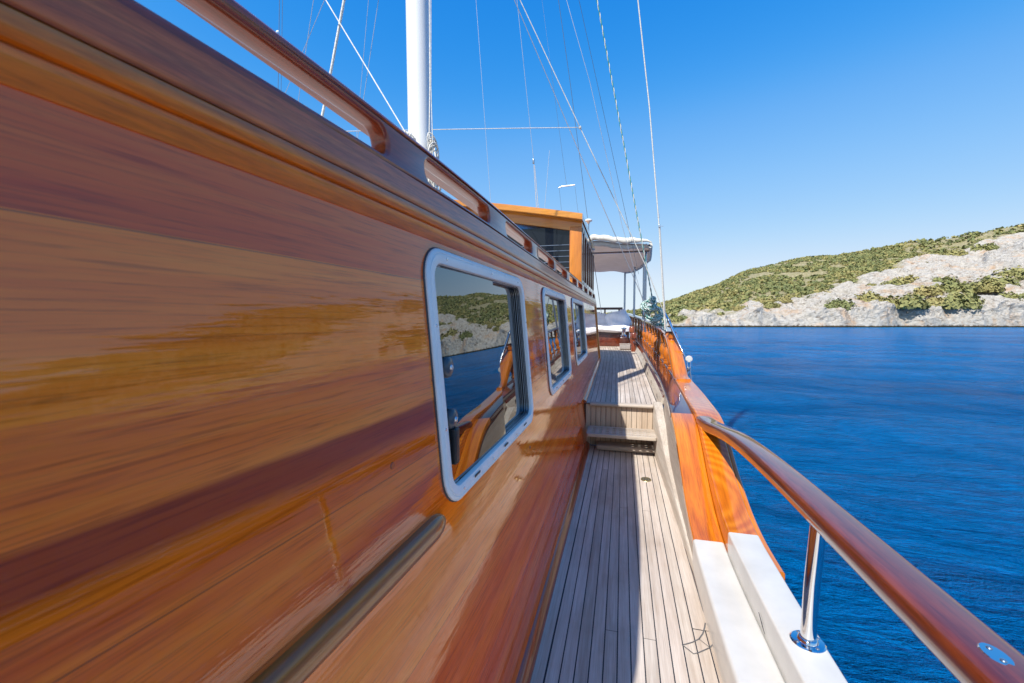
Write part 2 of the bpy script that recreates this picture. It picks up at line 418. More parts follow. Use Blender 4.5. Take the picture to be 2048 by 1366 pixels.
# ------------------------------------------------------------------ sea
def sea():
    nr, na = 420, 420
    rr = 1.2 * (4500 / 1.2) ** (np.arange(nr) / (nr - 1)); aa = np.linspace(0, 2 * PI, na, endpoint=False)
    rg, ag = np.meshgrid(rr, aa, indexing='ij')
    x = rg * np.cos(ag); y = rg * np.sin(ag); cell = np.maximum(rg * (2 * PI / na), rg * .02)
    z = np.zeros_like(x)
    r2 = np.random.default_rng(3)
    for wl, amp in ((7.5, .035), (5.2, .022), (3.6, .016), (2.4, .012), (1.5, .007), (1.0, .005), (.65, .003)):
        for k in range(4):
            th = R(100) + r2.normal(0, .45); ph = r2.random() * 6.28; kk = 2 * PI / (wl * (1 + .2 * r2.normal()))
            fade = np.clip(wl / (cell * 3) - .6, 0, 1)
            z += fade * amp * .6 * np.sin(kk * (x * math.cos(th) + y * math.sin(th)) + ph + 1.5 * vnoise(x / wl * .35 + 50, y / wl * .35 + 50 + k))
    v = np.stack([x, y, SEA + z], -1).reshape(-1, 3)
    i = np.arange(nr - 1)[:, None] * na; k = np.arange(na)[None, :]; k2 = (k + 1) % na
    f = np.stack([i + k, i + na + k, i + na + k2, i + k2], -1).reshape(-1, 4)
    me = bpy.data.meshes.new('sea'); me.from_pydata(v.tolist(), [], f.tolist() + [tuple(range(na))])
    me.polygons.foreach_set('use_smooth', [True] * len(me.polygons))
    nt = NT('sea_water')
    n0 = nt.noise(nt.coord((.035, .09, .05), rot=(0, 0, R(-12))), 1, 3, .55)
    col = nt.ramp(n0, [(.3, (.000, .115, .37)), (.7, (.001, .205, .60))])
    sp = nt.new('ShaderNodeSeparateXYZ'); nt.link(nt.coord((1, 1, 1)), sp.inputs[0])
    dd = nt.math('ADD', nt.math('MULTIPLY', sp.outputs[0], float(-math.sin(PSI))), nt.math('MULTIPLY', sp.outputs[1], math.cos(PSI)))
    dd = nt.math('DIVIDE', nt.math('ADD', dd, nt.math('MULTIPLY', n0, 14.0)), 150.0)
    sky_shore_tint = nt.ramp(dd, [(.0, (.55, .62, .66)), (.09, (.90, 1.08, 1.0)), (.30, (1.0, 1.35, 1.25)), (.93, (1.1, 1.55, 1.35)), (1.0, (4, 1.9, 1.2))])  # brighter with distance: sky reflection put into the water colour, shallow tint at shore
    col = nt.mix(1, col, sky_shore_tint, 'MULTIPLY')
    nt.link(col, nt.b.inputs['Base Color'])
    nt.b.inputs['Roughness'].default_value = .12; nt.b.inputs['IOR'].default_value = 1.33; nt.b.inputs['Specular IOR Level'].default_value = .025
    a = nt.noise(nt.coord((.55, 1.7, 1), rot=(0, 0, R(-14))), 1, 8, .66, .5)
    b = nt.noise(nt.coord((2.2, 6.5, 1), rot=(0, 0, R(-8))), 1, 6, .66, .3)
    c = nt.noise(nt.coord((9, 20, 1), rot=(0, 0, R(-20))), 1, 3, .6)
    dn = nt.noise(nt.coord((.16, .5, 1), rot=(0, 0, R(-15))), 1, 4, .6, .6)
    n = nt.bump(dn, 1.0, 5.0); n = nt.bump(a, 1.0, 2.2, n); n = nt.bump(b, 1.0, .42, n); n = nt.bump(c, .9, .04, n)
    nt.link(n, nt.b.inputs['Normal'])
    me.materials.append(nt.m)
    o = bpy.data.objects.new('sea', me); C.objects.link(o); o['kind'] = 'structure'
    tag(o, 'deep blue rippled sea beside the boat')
sea()

# ------------------------------------------------------------------ hillside across the water
f0 = np.array([-math.sin(PSI), math.cos(PSI)]); r0 = np.array([math.cos(PSI), math.sin(PSI)])
RIDGE = [(700, 636), (1024, 634), (1180, 630), (1250, 622), (1336, 598), (1428, 569), (1505, 533), (1556, 523), (1665, 507), (1811, 490), (1921, 478), (2048, 468), (2300, 450), (2900, 420), (4200, 430)]
rs_ = np.array([(x - 1024) / 853 * 300 for x, y in RIDGE]); rh_ = np.array([(637 - y) / 853 * 300 - 2.6 * min(1, max(0, (634 - y) / 20)) for x, y in RIDGE])
SPUR = [(1780, 0), (1850, 2), (1921, 22), (1960, 33), (2048, 42), (2200, 50), (2500, 46), (3200, 30), (4200, 20)]
ss_ = np.array([(x - 1024) / 853 * 215 for x, y in SPUR]); sh_ = np.array([y for x, y in SPUR], float)
def shore(s): return 140 + 10 * (fbm(s / 40 + 9, s * 0 + 3, 3) - .5) + 4 * (fbm(s / 6, s * 0 + 8, 3) - .5) - .42 * np.clip(s - 240, 0, None) + .9 * np.clip(20 - s, 0, None)
ROCK = [(20, 1.0), (64, 2.5), (87, 7.0), (99, 9.4), (123, 12.6), (127, 15.2), (135, 18), (146, 21), (159, 25), (172, 28), (183, 31), (204, 36), (260, 34), (330, 20), (420, 10)]
kr = np.array(ROCK, float)
def ground(s, d):
    q = (d - shore(s)) / 155.0
    sr = s * 300 / np.maximum(d, 60.)
    Hr = np.interp(sr, rs_, rh_) + 2.9
    qq = np.clip(q, 0, 1)
    sh = .085 * np.clip(q / .02, 0, 1) ** .7 + .915 * qq ** .92
    h = np.where(q < 0, q * 30, Hr * sh - 6 * np.clip(q - 1, 0, 2))
    su = s * 215 / np.maximum(d, 60.)
    sp = np.interp(su, ss_, sh_); t = np.clip((d - shore(s)) / 78, 0, 1)
    top = 1 - np.clip((d - shore(s) - 78) / 60, 0, 1)
    h2 = (sp + 2.9) * (t ** .95) * top
    h = np.maximum(h, np.where(q > 0, h2, -99))
    h = h + np.where(q > 0, 1, 0) * (fbm(s / 22 + 3, d / 22, 4) - .5) * 5 * np.clip(q * 6, 0, 1)
    return h
def rockmask(s, d, h):
    b = np.interp(s * 170 / np.maximum(d, 100.) , kr[:, 0], kr[:, 1]) * (d / 170.)
    return np.clip((b + 3.0 * (fbm(s / 9, d / 9 + 40, 4) - .5) * 2 - h) / 1.2, 0, 1)
def hills():
    s = np.concatenate([np.linspace(-260, 10, 60)[:-1], np.linspace(10, 245, 620), np.linspace(245, 900, 260)[1:]])
    q = np.concatenate([np.linspace(-4, 0, 4)[:-1], np.linspace(0, 40, 170)[:-1], np.linspace(40, 175, 150)[:-1], np.linspace(175, 420, 30)])
    sg, qg = np.meshgrid(s, q, indexing='ij'); dg = shore(sg) + qg
    h = ground(sg, dg); rm = rockmask(sg, dg, h)
    # craggy rock: tilted beds and blocks
    bed = fbm((sg * .9 + h * 1.8) / 15, (dg - h) / 18 + 5, 6, True)
    blk = fbm(sg / 3.2, h / 2.6 + dg / 7, 4, True)
    amp = np.clip(qg / 3, 0, 1) * rm
    h = h + amp * ((bed - .55) * 7 + (blk - .55) * 1.6)
    dd = dg - amp * ((blk - .5) * 2.0 + (bed - .5) * 3.0)
    X = f0[0] * dd + r0[0] * sg; Y = f0[1] * dd + r0[1] * sg
    v = np.stack([X, Y, SEA + h], -1).reshape(-1, 3)
    ns, nq = sg.shape
    i = np.arange(ns - 1)[:, None] * nq; k = np.arange(nq - 1)[None, :]
    f = np.stack([i + k, i + nq + k, i + nq + k + 1, i + k + 1], -1).reshape(-1, 4)
    me = bpy.data.meshes.new('hillside'); me.from_pydata(v.tolist(), [], f.tolist())
    a = me.attributes.new('rock', 'FLOAT', 'POINT'); a.data.foreach_set('value', rm.reshape(-1).tolist())
    nt = NT('hillside_ground')
    at = nt.new('ShaderNodeAttribute', attribute_name='rock')
    v = nt.coord((1, 1, 1))
    n1 = nt.noise(v, .16, 6, .7); n2 = nt.noise(v, .9, 5, .7); n3 = nt.noise(nt.coord((1, 1, 1.8), rot=(R(25), R(20), 0)), .45, 5, .75, .8)
    rock = nt.ramp(n2, [(.28, (.28, .24, .195)), (.42, (.40, .365, .315)), (.62, (.49, .455, .405))])
    rock = nt.mix(nt.ramp(n1, [(.52, (0, 0, 0)), (.64, (.7, .7, .7))]), rock, (.46, .30, .18))
    crack = nt.ramp(n3, [(.36, (.50, .46, .43)), (.45, (1, 1, 1))])
    rock = nt.mix(1, rock, crack, 'MULTIPLY')
    sp = nt.new('ShaderNodeSeparateXYZ'); nt.link(v, sp.inputs[0])
    hz = nt.math('ADD', sp.outputs[2], nt.math('MULTIPLY', n2, .9))
    wet = nt.ramp(nt.math('ADD', nt.math('MULTIPLY', hz, .5), .5), [(.0, (.10, .085, .05)), (.16, (.16, .14, .10)), (.22, (1, 1, 1))])
    rock = nt.mix(1, rock, wet, 'MULTIPLY')
    soil = nt.ramp(n2, [(.35, (.20, .19, .08)), (.55, (.32, .27, .15)), (.7, (.50, .43, .32))])
    c = nt.mix(at.outputs['Fac'], soil, rock)
    nt.link(c, nt.b.inputs['Base Color']); nt.b.inputs['Roughness'].default_value = .9; nt.b.inputs['Specular IOR Level'].default_value = .2
    bn = nt.bump(n3, .9, .8); bn = nt.bump(n2, .8, .35, bn); nt.link(bn, nt.b.inputs['Normal'])
    me.materials.append(nt.m)
    o = bpy.data.objects.new('hillside', me); C.objects.link(o); o['kind'] = 'structure'
    tag(o, 'pale rocky shore rising to a scrub covered hill')
hills()
def leafmat(name, cols):
    nt = NT(name)
    oi = nt.new('ShaderNodeObjectInfo'); at = nt.new('ShaderNodeAttribute', attribute_name='tone')
    n = nt.noise(nt.coord((1, 1, 1)), .7, 3, .6)
    f = nt.math('ADD', nt.math('MULTIPLY', at.outputs['Fac'], .75), nt.math('MULTIPLY', n, .3))
    c = nt.ramp(f, [(.1 + .8 * i / (len(cols) - 1), k) for i, k in enumerate(cols)])
    nt.link(c, nt.b.inputs['Base Color']); nt.b.inputs['Roughness'].default_value = .8
    nt.b.inputs['Specular IOR Level'].default_value = .15
    return nt.m
M['scrub'] = leafmat('scrub_leaves', [(.13, .15, .065), (.185, .20, .08), (.24, .235, .09), (.30, .265, .105), (.37, .30, .125)])
M['bark'] = plain('scrub_bark', (.10, .07, .045), .9)
def bush_arrays(cx, cy, cz, rx, rz, n, tone, r):
    """n leaf clumps (tilted quads) filling a dome"""
    u = r.normal(size=(n, 3)); u /= np.linalg.norm(u, axis=1)[:, None]; u[:, 2] = np.abs(u[:, 2]) * 1.0 - .12
    rad = r.uniform(.55, 1.05, n) * (1 + .22 * np.sin(3 * np.arctan2(u[:, 1], u[:, 0]) + r.random() * 6))
    p = u * rad[:, None] * np.array([rx, rx, rz]) + np.array([cx, cy, cz])
    nrm = u + r.normal(0, .45, (n, 3)); nrm /= np.linalg.norm(nrm, axis=1)[:, None]
    t = np.cross(nrm, r.normal(size=(n, 3))); t /= np.linalg.norm(t, axis=1)[:, None] + 1e-9
    b = np.cross(nrm, t); sz = (rx * r.uniform(.22, .42, n))[:, None]
    quad = np.stack([p - t * sz - b * sz * .7, p + t * sz * .9 - b * sz * .8, p + t * sz + b * sz * .7, p - t * sz * .7 + b * sz], 1)
    return quad.reshape(-1, 3), np.clip(tone + r.normal(0, .06, n), 0, 1)
def quads_object(name, vs, tones, mats, parent=None, loc=None):
    v = np.concatenate(vs); t = np.concatenate(tones); n = len(v) // 4
    if loc is not None: v = v - np.array(loc)
    me = bpy.data.meshes.new(name)
    me.vertices.add(len(v)); me.vertices.foreach_set('co', v.astype(np.float32).ravel())
    me.loops.add(n * 4); me.loops.foreach_set('vertex_index', np.arange(n * 4, dtype=np.int32))
    me.polygons.add(n); me.polygons.foreach_set('loop_start', np.arange(0, n * 4, 4, dtype=np.int32))
    me.polygons.foreach_set('loop_total', np.full(n, 4, dtype=np.int32))
    me.update(calc_edges=True)
    a = me.attributes.new('tone', 'FLOAT', 'FACE'); a.data.foreach_set('value', t.astype(np.float32))
    me.materials.append(M[mats])
    o = bpy.data.objects.new(name, me); C.objects.link(o)
    if parent: o.parent = parent
    return o
def scrub():
    r = np.random.default_rng(11); vs, ts = [], []
    N = 34000
    s = np.concatenate([r.uniform(-60, 245, int(N * .74)), r.uniform(245, 700, N - int(N * .74))]); q = 3 + 215 * r.random(N) ** .9
    d = shore(s) + q; h = ground(s, d); rm = rockmask(s, d, h)
    dens = fbm(s / 16 + 70, d / 16, 4)
    bare = np.exp(-(((s * 300 / d - 163) / 24) ** 2 + ((q - 105) / 22) ** 2))
    keep = (rm < .35) & (r.random(N) < np.clip((dens - .30) * 7, 0.06, 1) - .75 * bare)
    far = np.where(s > 245, .55, 1)
    for i in np.nonzero(keep)[0]:
        X = f0[0] * d[i] + r0[0] * s[i]; Y = f0[1] * d[i] + r0[1] * s[i]
        rx = r.uniform(.6, 1.6) * (1.5 if s[i] > 245 else 1); tone = np.clip(.18 + .9 * (dens[i] - .3) + .25 * r.normal() + .25 * (fbm(np.array(s[i] / 30.), np.array(d[i] / 12.), 3) - .5) * 2, 0, 1)
        a, t = bush_arrays(X, Y, SEA + h[i] + .2, rx, rx * r.uniform(.6, .9), 24 if s[i] < 245 else 12, tone, r)
        vs.append(a); ts.append(t)
    o = quads_object('scrubland', vs, ts, 'scrub'); o['kind'] = 'stuff'
    tag(o, 'dense olive green scrub covering the far hill', 'scrub')
scrub()
def march(px, py):
    d = ray(px, py); d = d / math.hypot(d.x * f0[0] + d.y * f0[1], 0)
    for k in range(120, 330):
        P = EYE + d * k; s = P.x * r0[0] + P.y * r0[1]; dd = P.x * f0[0] + P.y * f0[1]
        g = float(ground(np.array([s]), np.array([dd]))[0]) + SEA
        if P.z <= g and g > SEA + .5: return P.x, P.y, g, dd
    return None
# shrubs one can tell apart on the pale rocks (photo position, width in pixels, tone)
SHR = [(1479, 618, 26, .75, 'small olive shrub low on the rocks at the left end of the shore'), (1497, 608, 22, .6, 'small shrub just above the low olive shrub at the left end of the shore'),
 (1519, 606, 24, .8, 'yellowish shrub left of the narrow rocky gully'), (1543, 612, 26, .5, 'green shrub below the rocky outcrop left of the grey boulder'),
 (1556, 602, 26, .85, 'yellow olive shrub above the left outcrop'), (1579, 596, 24, .7, 'olive shrub on top of the left outcrop'),
 (1640, 595, 26, .35, 'narrow green shrub standing left of the big grey slab'), (1683, 616, 46, .30, 'dark green spreading shrub below the orange scar'),
 (1710, 596, 26, .8, 'yellow shrub beside the orange scar'), (1739, 570, 14, .7, 'tiny round shrub alone on the pale rock above the scar'),
 (1748, 604, 50, .65, 'broad dry shrub right of the orange scar'), (1785, 575, 44, .45, 'green shrub high on the middle of the rock band'),
 (1815, 566, 40, .75, 'olive shrub right of the green one high on the rock band'), (1800, 612, 56, .5, 'long low shrub mat on the lower middle rocks'),
 (1878, 568, 42, .30, 'dark green shrub standing high at the centre of the right rocks'), (1868, 588, 50, .72, 'olive shrub below the dark green one'),
 (1875, 610, 44, .82, 'yellowish shrub low left of the largest shrub mass'), (1912, 585, 56, .40, 'large green shrub in the right hand mass'),
 (1940, 612, 66, .45, 'largest green shrub low on the right rocks'), (1955, 580, 56, .62, 'olive shrub at the top of the right hand mass'),
 (1990, 570, 50, .5, 'green shrub right of the olive mass'), (2030, 600, 50, .42, 'dark shrub near the right end of the lower rocks'),
 (2020, 560, 60, .6, 'olive shrub climbing the right rocks'), (1905, 512, 40, .55, 'olive shrub at the foot of the upper spur'),
 (1968, 500, 34, .4, 'dark shrub under the ridge of the spur'), (1918, 600, 40, .75, 'yellow shrub in the middle of the right hand mass')]
def shrubs():
    r = np.random.default_rng(5)
    for px, py, wpx, tone, lab in SHR:
        hit = march(px, py + 4)
        if not hit: continue
        x, y, z, dd = hit; rx = wpx / 853 * dd * .62
        t = thing('shrub', (x, y, z), lab, 'shrub', 'shrubs growing on the shore rocks')
        vs, ts = [], []
        for k in range(5):
            ox, oy = r.normal(0, rx * .42, 2)
            a, tt = bush_arrays(x + ox, y + oy, z + .1, rx * r.uniform(.45, .7), rx * r.uniform(.5, .75), 480, tone + r.normal(0, .06), r)
            p = a.reshape(-1, 4, 3); c = p.mean(1, keepdims=True); a = (c + (p - c) * .36).reshape(-1, 3)
            vs.append(a); ts.append(tt)
        quads_object('crown', vs, ts, 'scrub', t, (x, y, z))
        b = MB()
        for k in range(3):
            an = r.random() * 6.28
            b.tube([(x, y, z - .3), (x + .15 * rx * math.cos(an), y + .15 * rx * math.sin(an), z + rx * .15), (x + .35 * rx * math.cos(an), y + .35 * rx * math.sin(an), z + rx * .35)], [.12, .08, .04], 5)
        b.build('trunk', 'bark', t)
shrubs()

# ------------------------------------------------------------------ cabin
T5 = math.tan(R(5))
YE0, YE1 = .15, 7.70
def wx(Y, Z): return -.335 - (.027 * (1.6 - Y) ** 2 if Y < 1.6 else 0) - T5 * Z
def zdeck(Y): return .44 + .04 * (Y - 4.4)
cabin = thing('cabin', (-.335, 4, 0), 'long varnished wooden deck cabin filling the left side, with three white framed windows', 'cabin')
WIN = [(.955, 1.965, .822, 1.482), (2.47, 3.53, .835, 1.487), (3.98, 5.20, .85, 1.495)]
def cabin_wall():
    b = MB()
    holes = [(y0 + .026, y1 - .026, z0 + .026, z1 - .026) for y0, y1, z0, z1 in WIN]
    ys = sorted(set([round(v, 4) for v in list(np.arange(YE0, YE1, .12)) + [YE1] + [h[i] for h in holes for i in (0, 1)]]))
    zs = sorted(set([-.03, .15, .3, .45, .6, .75, 1.0, 1.2, 1.35, 1.53, 1.60] + [round(h[i], 4) for h in holes for i in (2, 3)]))
    for i in range(len(ys) - 1):
        for j in range(len(zs) - 1):
            ym, zm = (ys[i] + ys[i + 1]) / 2, (zs[j] + zs[j + 1]) / 2
            if any(h[0] < ym < h[1] and h[2] < zm < h[3] for h in holes): continue
            b.face([(wx(y, z), y, z) for y, z in ((ys[i], zs[j]), (ys[i + 1], zs[j]), (ys[i + 1], zs[j + 1]), (ys[i], zs[j + 1]))])
    # rounded fore corner and front, aft face
    for zi in range(4):
        za, zb = -.03 + zi * .4075, -.03 + (zi + 1) * .4075
        pth = lambda z: [(wx(YE0, z) - .16 * (1 - math.cos(R(a))), YE0 - .16 * math.sin(R(a)), z) for a in range(0, 91, 10)] + [(-3.1 + T5 * z, YE0 - .16, z)]
        A, B = pth(za), pth(zb)
        for k in range(len(A) - 1): b.face([A[k], A[k + 1], B[k + 1], B[k]])
        b.face([(wx(YE1, za), YE1, za), (-3.1, YE1, za), (-3.1, YE1, zb), (wx(YE1, zb), YE1, zb)])
    return b.build('side_wall', 'cabin', cabin)
cabin_wall()
b = MB()
for i in range(40):
    y0 = YE0 - .12 + (YE1 - YE0 + .12) * i / 40; y1 = YE0 - .12 + (YE1 - YE0 + .12) * (i + 1) / 40
    b.face([(wx(max(y0, YE0), 1.6) + .004, y0, 1.602), (wx(max(y1, YE0), 1.6) + .004, y1, 1.602), (-3.1, y1, 1.602), (-3.1, y0, 1.602)])
b.build('roof', 'oldteak', cabin)
b = MB(); b.box((-3.12, (YE0 + YE1) / 2 - .08, .79), (.04, YE1 - YE0 + .16, 1.60)); b.build('port_wall', 'coaming', cabin)

def coam():
    z0, z1 = 1.606, 1.726
    ol = [(YE0, z0), (7.66, z0), (7.66, z1 - .05), (7.62, z1 - .02), (7.56, z1), (YE0 + .10, z1), (YE0 + .04, z1 - .02), (YE0, z1 - .07)]
    outs = [dense(ol, .08)]
    for a, c in ((.25, .822), (.985, 1.478), (1.70, 2.22), (2.39, 2.97), (3.07, 3.68), (3.85, 4.48), (4.60, 5.10), (5.30, 5.85), (6.10, 6.70), (6.90, 7.40)):
        rz = rrect(a, c, 1.640, 1.697, .027, 5); outs.append(dense(rz, .08)[::-1])
    bb = flat_shape(outs, .046, .010, lambda a, b_, c: (wx(a, b_) - .006 + c, a, b_))
    return bb.build('pierced_coaming', 'coaming', cabin, ang=50)
coam()
def sweep(name, prof, ys, mat, parent, base=lambda y, z: wx(y, z), ends=True, ang=35):
    b = MB(); rings = []
    for y in ys: rings.append([Vector((base(y, z) + o, y, z)) for o, z in prof(y)])
    b.loft(rings, True, ends); return b.build(name, mat, parent, ang=ang)
ysl = [YE0] + list(np.arange(.25, 1.7, .1)) + list(np.arange(1.8, 7.6, .4)) + [7.68]
sweep('upper_moulding', lambda y: [(-.01, 1.562), (.020, 1.562), (.0225, 1.566), (.022, 1.580), (.019, 1.594), (.019, 1.607), (.0185, 1.618), (.018, 1.6225), (-.01, 1.623)], ysl, 'mould', cabin, ang=60)
sweep('lower_moulding', lambda y: [(-.01, 1.500), (.002, 1.500), (.006, 1.507), (.010, 1.518), (.013, 1.5275), (.013, 1.530), (.011, 1.531), (.011, 1.533), (.019, 1.534), (.0235, 1.540), (.0245, 1.548), (.024, 1.557), (.020, 1.5605), (-.01, 1.561)], ysl, 'mould_low', cabin, ang=45)
sweep('base_moulding', lambda y: [(-.01, -.01), (.034, -.01), (.034, .006), (.028, .022), (.012, .034), (.004, .045), (-.01, .045)], [YE0] + list(np.arange(.3, 4.2, .2)) + [4.37], 'coaming', cabin, ang=60)
sweep('base_moulding', lambda y: [(-.01, zdeck(y) - .01), (.030, zdeck(y) - .01), (.030, zdeck(y) + .006), (.022, zdeck(y) + .018), (.004, zdeck(y) + .03), (-.01, zdeck(y) + .03)], list(np.arange(4.39, 7.7, .4)) + [7.68], 'coaming', cabin, ang=60)
# grab bead with a rounded end
def bead():
    b = MB(); rings = []
    for y in [YE0] + list(np.arange(.2, .86, .06)) + [.86, .89, .91, .925, .935, .94]:
        k = 1 if y < .88 else max(.08, math.sqrt(max(0, 1 - ((y - .88) / .062) ** 2)))
        zc, hh, pr = .812 - .01 * (y < 0), .026 * k, .026 * (k ** .7)
        rings.append([Vector((wx(y, zc) - .004 + (pr * math.sin(R(a)) ** .55 if 0 < a < 180 else 0), y, zc - hh * math.cos(R(a)) * (1 if a < 90 else 1.15))) for a in range(0, 181, 12)])
    b.loft(rings, True, True); b.build('grab_bead', 'bead', cabin, ang=60)
bead()
# aft corner trim
b = MB(); b.tube([(wx(7.7, z) + .004, 7.70, z) for z in (.56, 1.0, 1.6)], .016, 8); b.build('corner_trim', 'amber_z', cabin)
# wooden plugs over the fastenings
def hw(x, y):
    d = ray(x, y); lo, hi = 1e-6, 50 / max(abs(c) for c in d)
    for _ in range(50):
        m = (lo + hi) / 2; p = EYE + d * m
        if p.x > wx(p.y, p.z): lo = m
        else: hi = m
    return EYE + d * lo
for px, py in ((378, 262), (740, 403), (785, 932), (275, 215), (866, 760), (872, 778), (895, 600 - 120), (1060, 515 + 380), (1068, 540 + 20)):
    p = hw(px, py); b = MB(); b.lathe([(.0005, .0012), (.0066, .0012), (.0072, .0002), (.0074, -.002)], (p.x, p.y, p.z), 18, axis='X'); b.build('wood_plug', 'mahog' if py > 700 else 'mould', cabin)

def ringloft(b, y0, y1, z0, z1, r, prof, mis=None, n=7):
    loops = []
    for ins, off in prof:
        rr = max(r - ins, .004)
        loops.append([Vector((wx(y, z) + off, y, z)) for y, z in rrect(y0 + ins, y1 - ins, z0 + ins, z1 - ins, rr, n)])
    for i in range(len(loops) - 1): b.loft([loops[i], loops[i + 1]], True, False, mi=(mis[i] if mis else 0))
def make_window(i, y0, y1, z0, z1):
    lab = ['large near cabin window with white frame', 'middle cabin window with white frame', 'farthest cabin window with white frame'][i]
    fr = MB()
    ringloft(fr, y0, y1, z0, z1, .085, [(0, -.004), (0, .007), (.003, .010), (.010, .011), (.0115, .0095), (.014, .0095), (.0155, .012), (.035, .012), (.0385, .0105), (.040, .006), (.040, -.004)])
    f = fr.build('window', 'alu', cabin, ang=40); tag(f, lab)
    gk = MB(); ringloft(gk, y0, y1, z0, z1, .085, [(-.0035, -.002), (-.003, .002), (.0, .0035), (.001, .002)]); gk.build('gasket', 'slot', f, ang=60)
    t = MB()
    P = [(.040, -.003), (.040, -.006), (.044, -.006), (.044, -.008), (.040, -.008), (.040, -.0125), (.044, -.0125), (.044, -.0145), (.040, -.0145), (.040, -.020), (.045, -.020), (.045, -.0225), (.040, -.0225), (.040, -.034)]
    ms = [1, 0, 0, 0, 1, 0, 0, 0, 1, 0, 0, 0, 1]
    ringloft(t, y0, y1, z0, z1, .085, P, ms); t.build('sliding_track', ['silver', 'black'], f, ang=30)
    ym = y0 + (y1 - y0) * (.56 if i == 0 else .3)
    def pane(ya, yb, dep, bev, nm):
        b = MB(); za, zb = z0 + .034, z1 - .034; n = 10
        for s_ in (0, 1):
            g = [[Vector((wx(ya + (yb - ya) * k / n, z) - dep - s_ * .005, ya + (yb - ya) * k / n, z)) for k in range(n + 1)] for z in (za, zb)]
            b.loft(g, False, False)
        b.build(nm, 'glass', f, ang=60)
    pane(y0 + .034, ym, .0065, 0, 'pane'); pane(ym - .03, y1 - .034, .026, 0, 'pane')
    # drain slots and screws in the frame
    L = y1 - y0
    for k in (.2, .5, .8):
        d = MB(); y = y0 + L * k; z = z0 + .026; d.box((wx(y, z) + .0122, y, z), (.0016, .045, .006)); d.build('drain_slot', 'slot', f)
    for yy, zz in [(y0 + .023, z0 + .2), (y0 + .023, z1 - .2), (y1 - .023, z0 + .2), (y1 - .023, z1 - .2), (y0 + .12, z1 - .023), (y1 - .12, z1 - .023), (y0 + L / 2, z1 - .023), (y0 + .1, z0 + .023), (y0 + L * .35, z0 + .023), (y0 + L * .65, z0 + .023)]:
        s = MB(); s.lathe([(.0003, .0134), (.0038, .0132), (.0042, .012)], (wx(yy, zz), yy, zz), 10, axis='X'); s.build('frame_screw', 'silver', f)
    if i == 0:
        for zc in (1.172, 1.035):
            k = MB(); yk = y0 + .082; k.lathe([(.027, -.005), (.028, .002), (.026, .009), (.014, .013), (.0005, .0135)], (wx(yk, zc), yk, zc), 20, axis='X'); kk = k.build('latch_knob', 'knob', f, ang=60)
            k2 = MB(); k2.lathe([(.008, .0125), (.006, .017), (.0003, .018)], (wx(yk, zc), yk, zc), 12, axis='X'); k2.build('knob_cap', 'silver', kk)
        k = MB(); k.box((wx(y0 + .080, .965) + .004, y0 + .080, .965), (.020, .028, .095), bev=.005); k.build('latch', 'black', f)
        # leaning wiper-like cable seen inside the aft pane edge
for i, wdef in enumerate(WIN): make_window(i, *wdef)

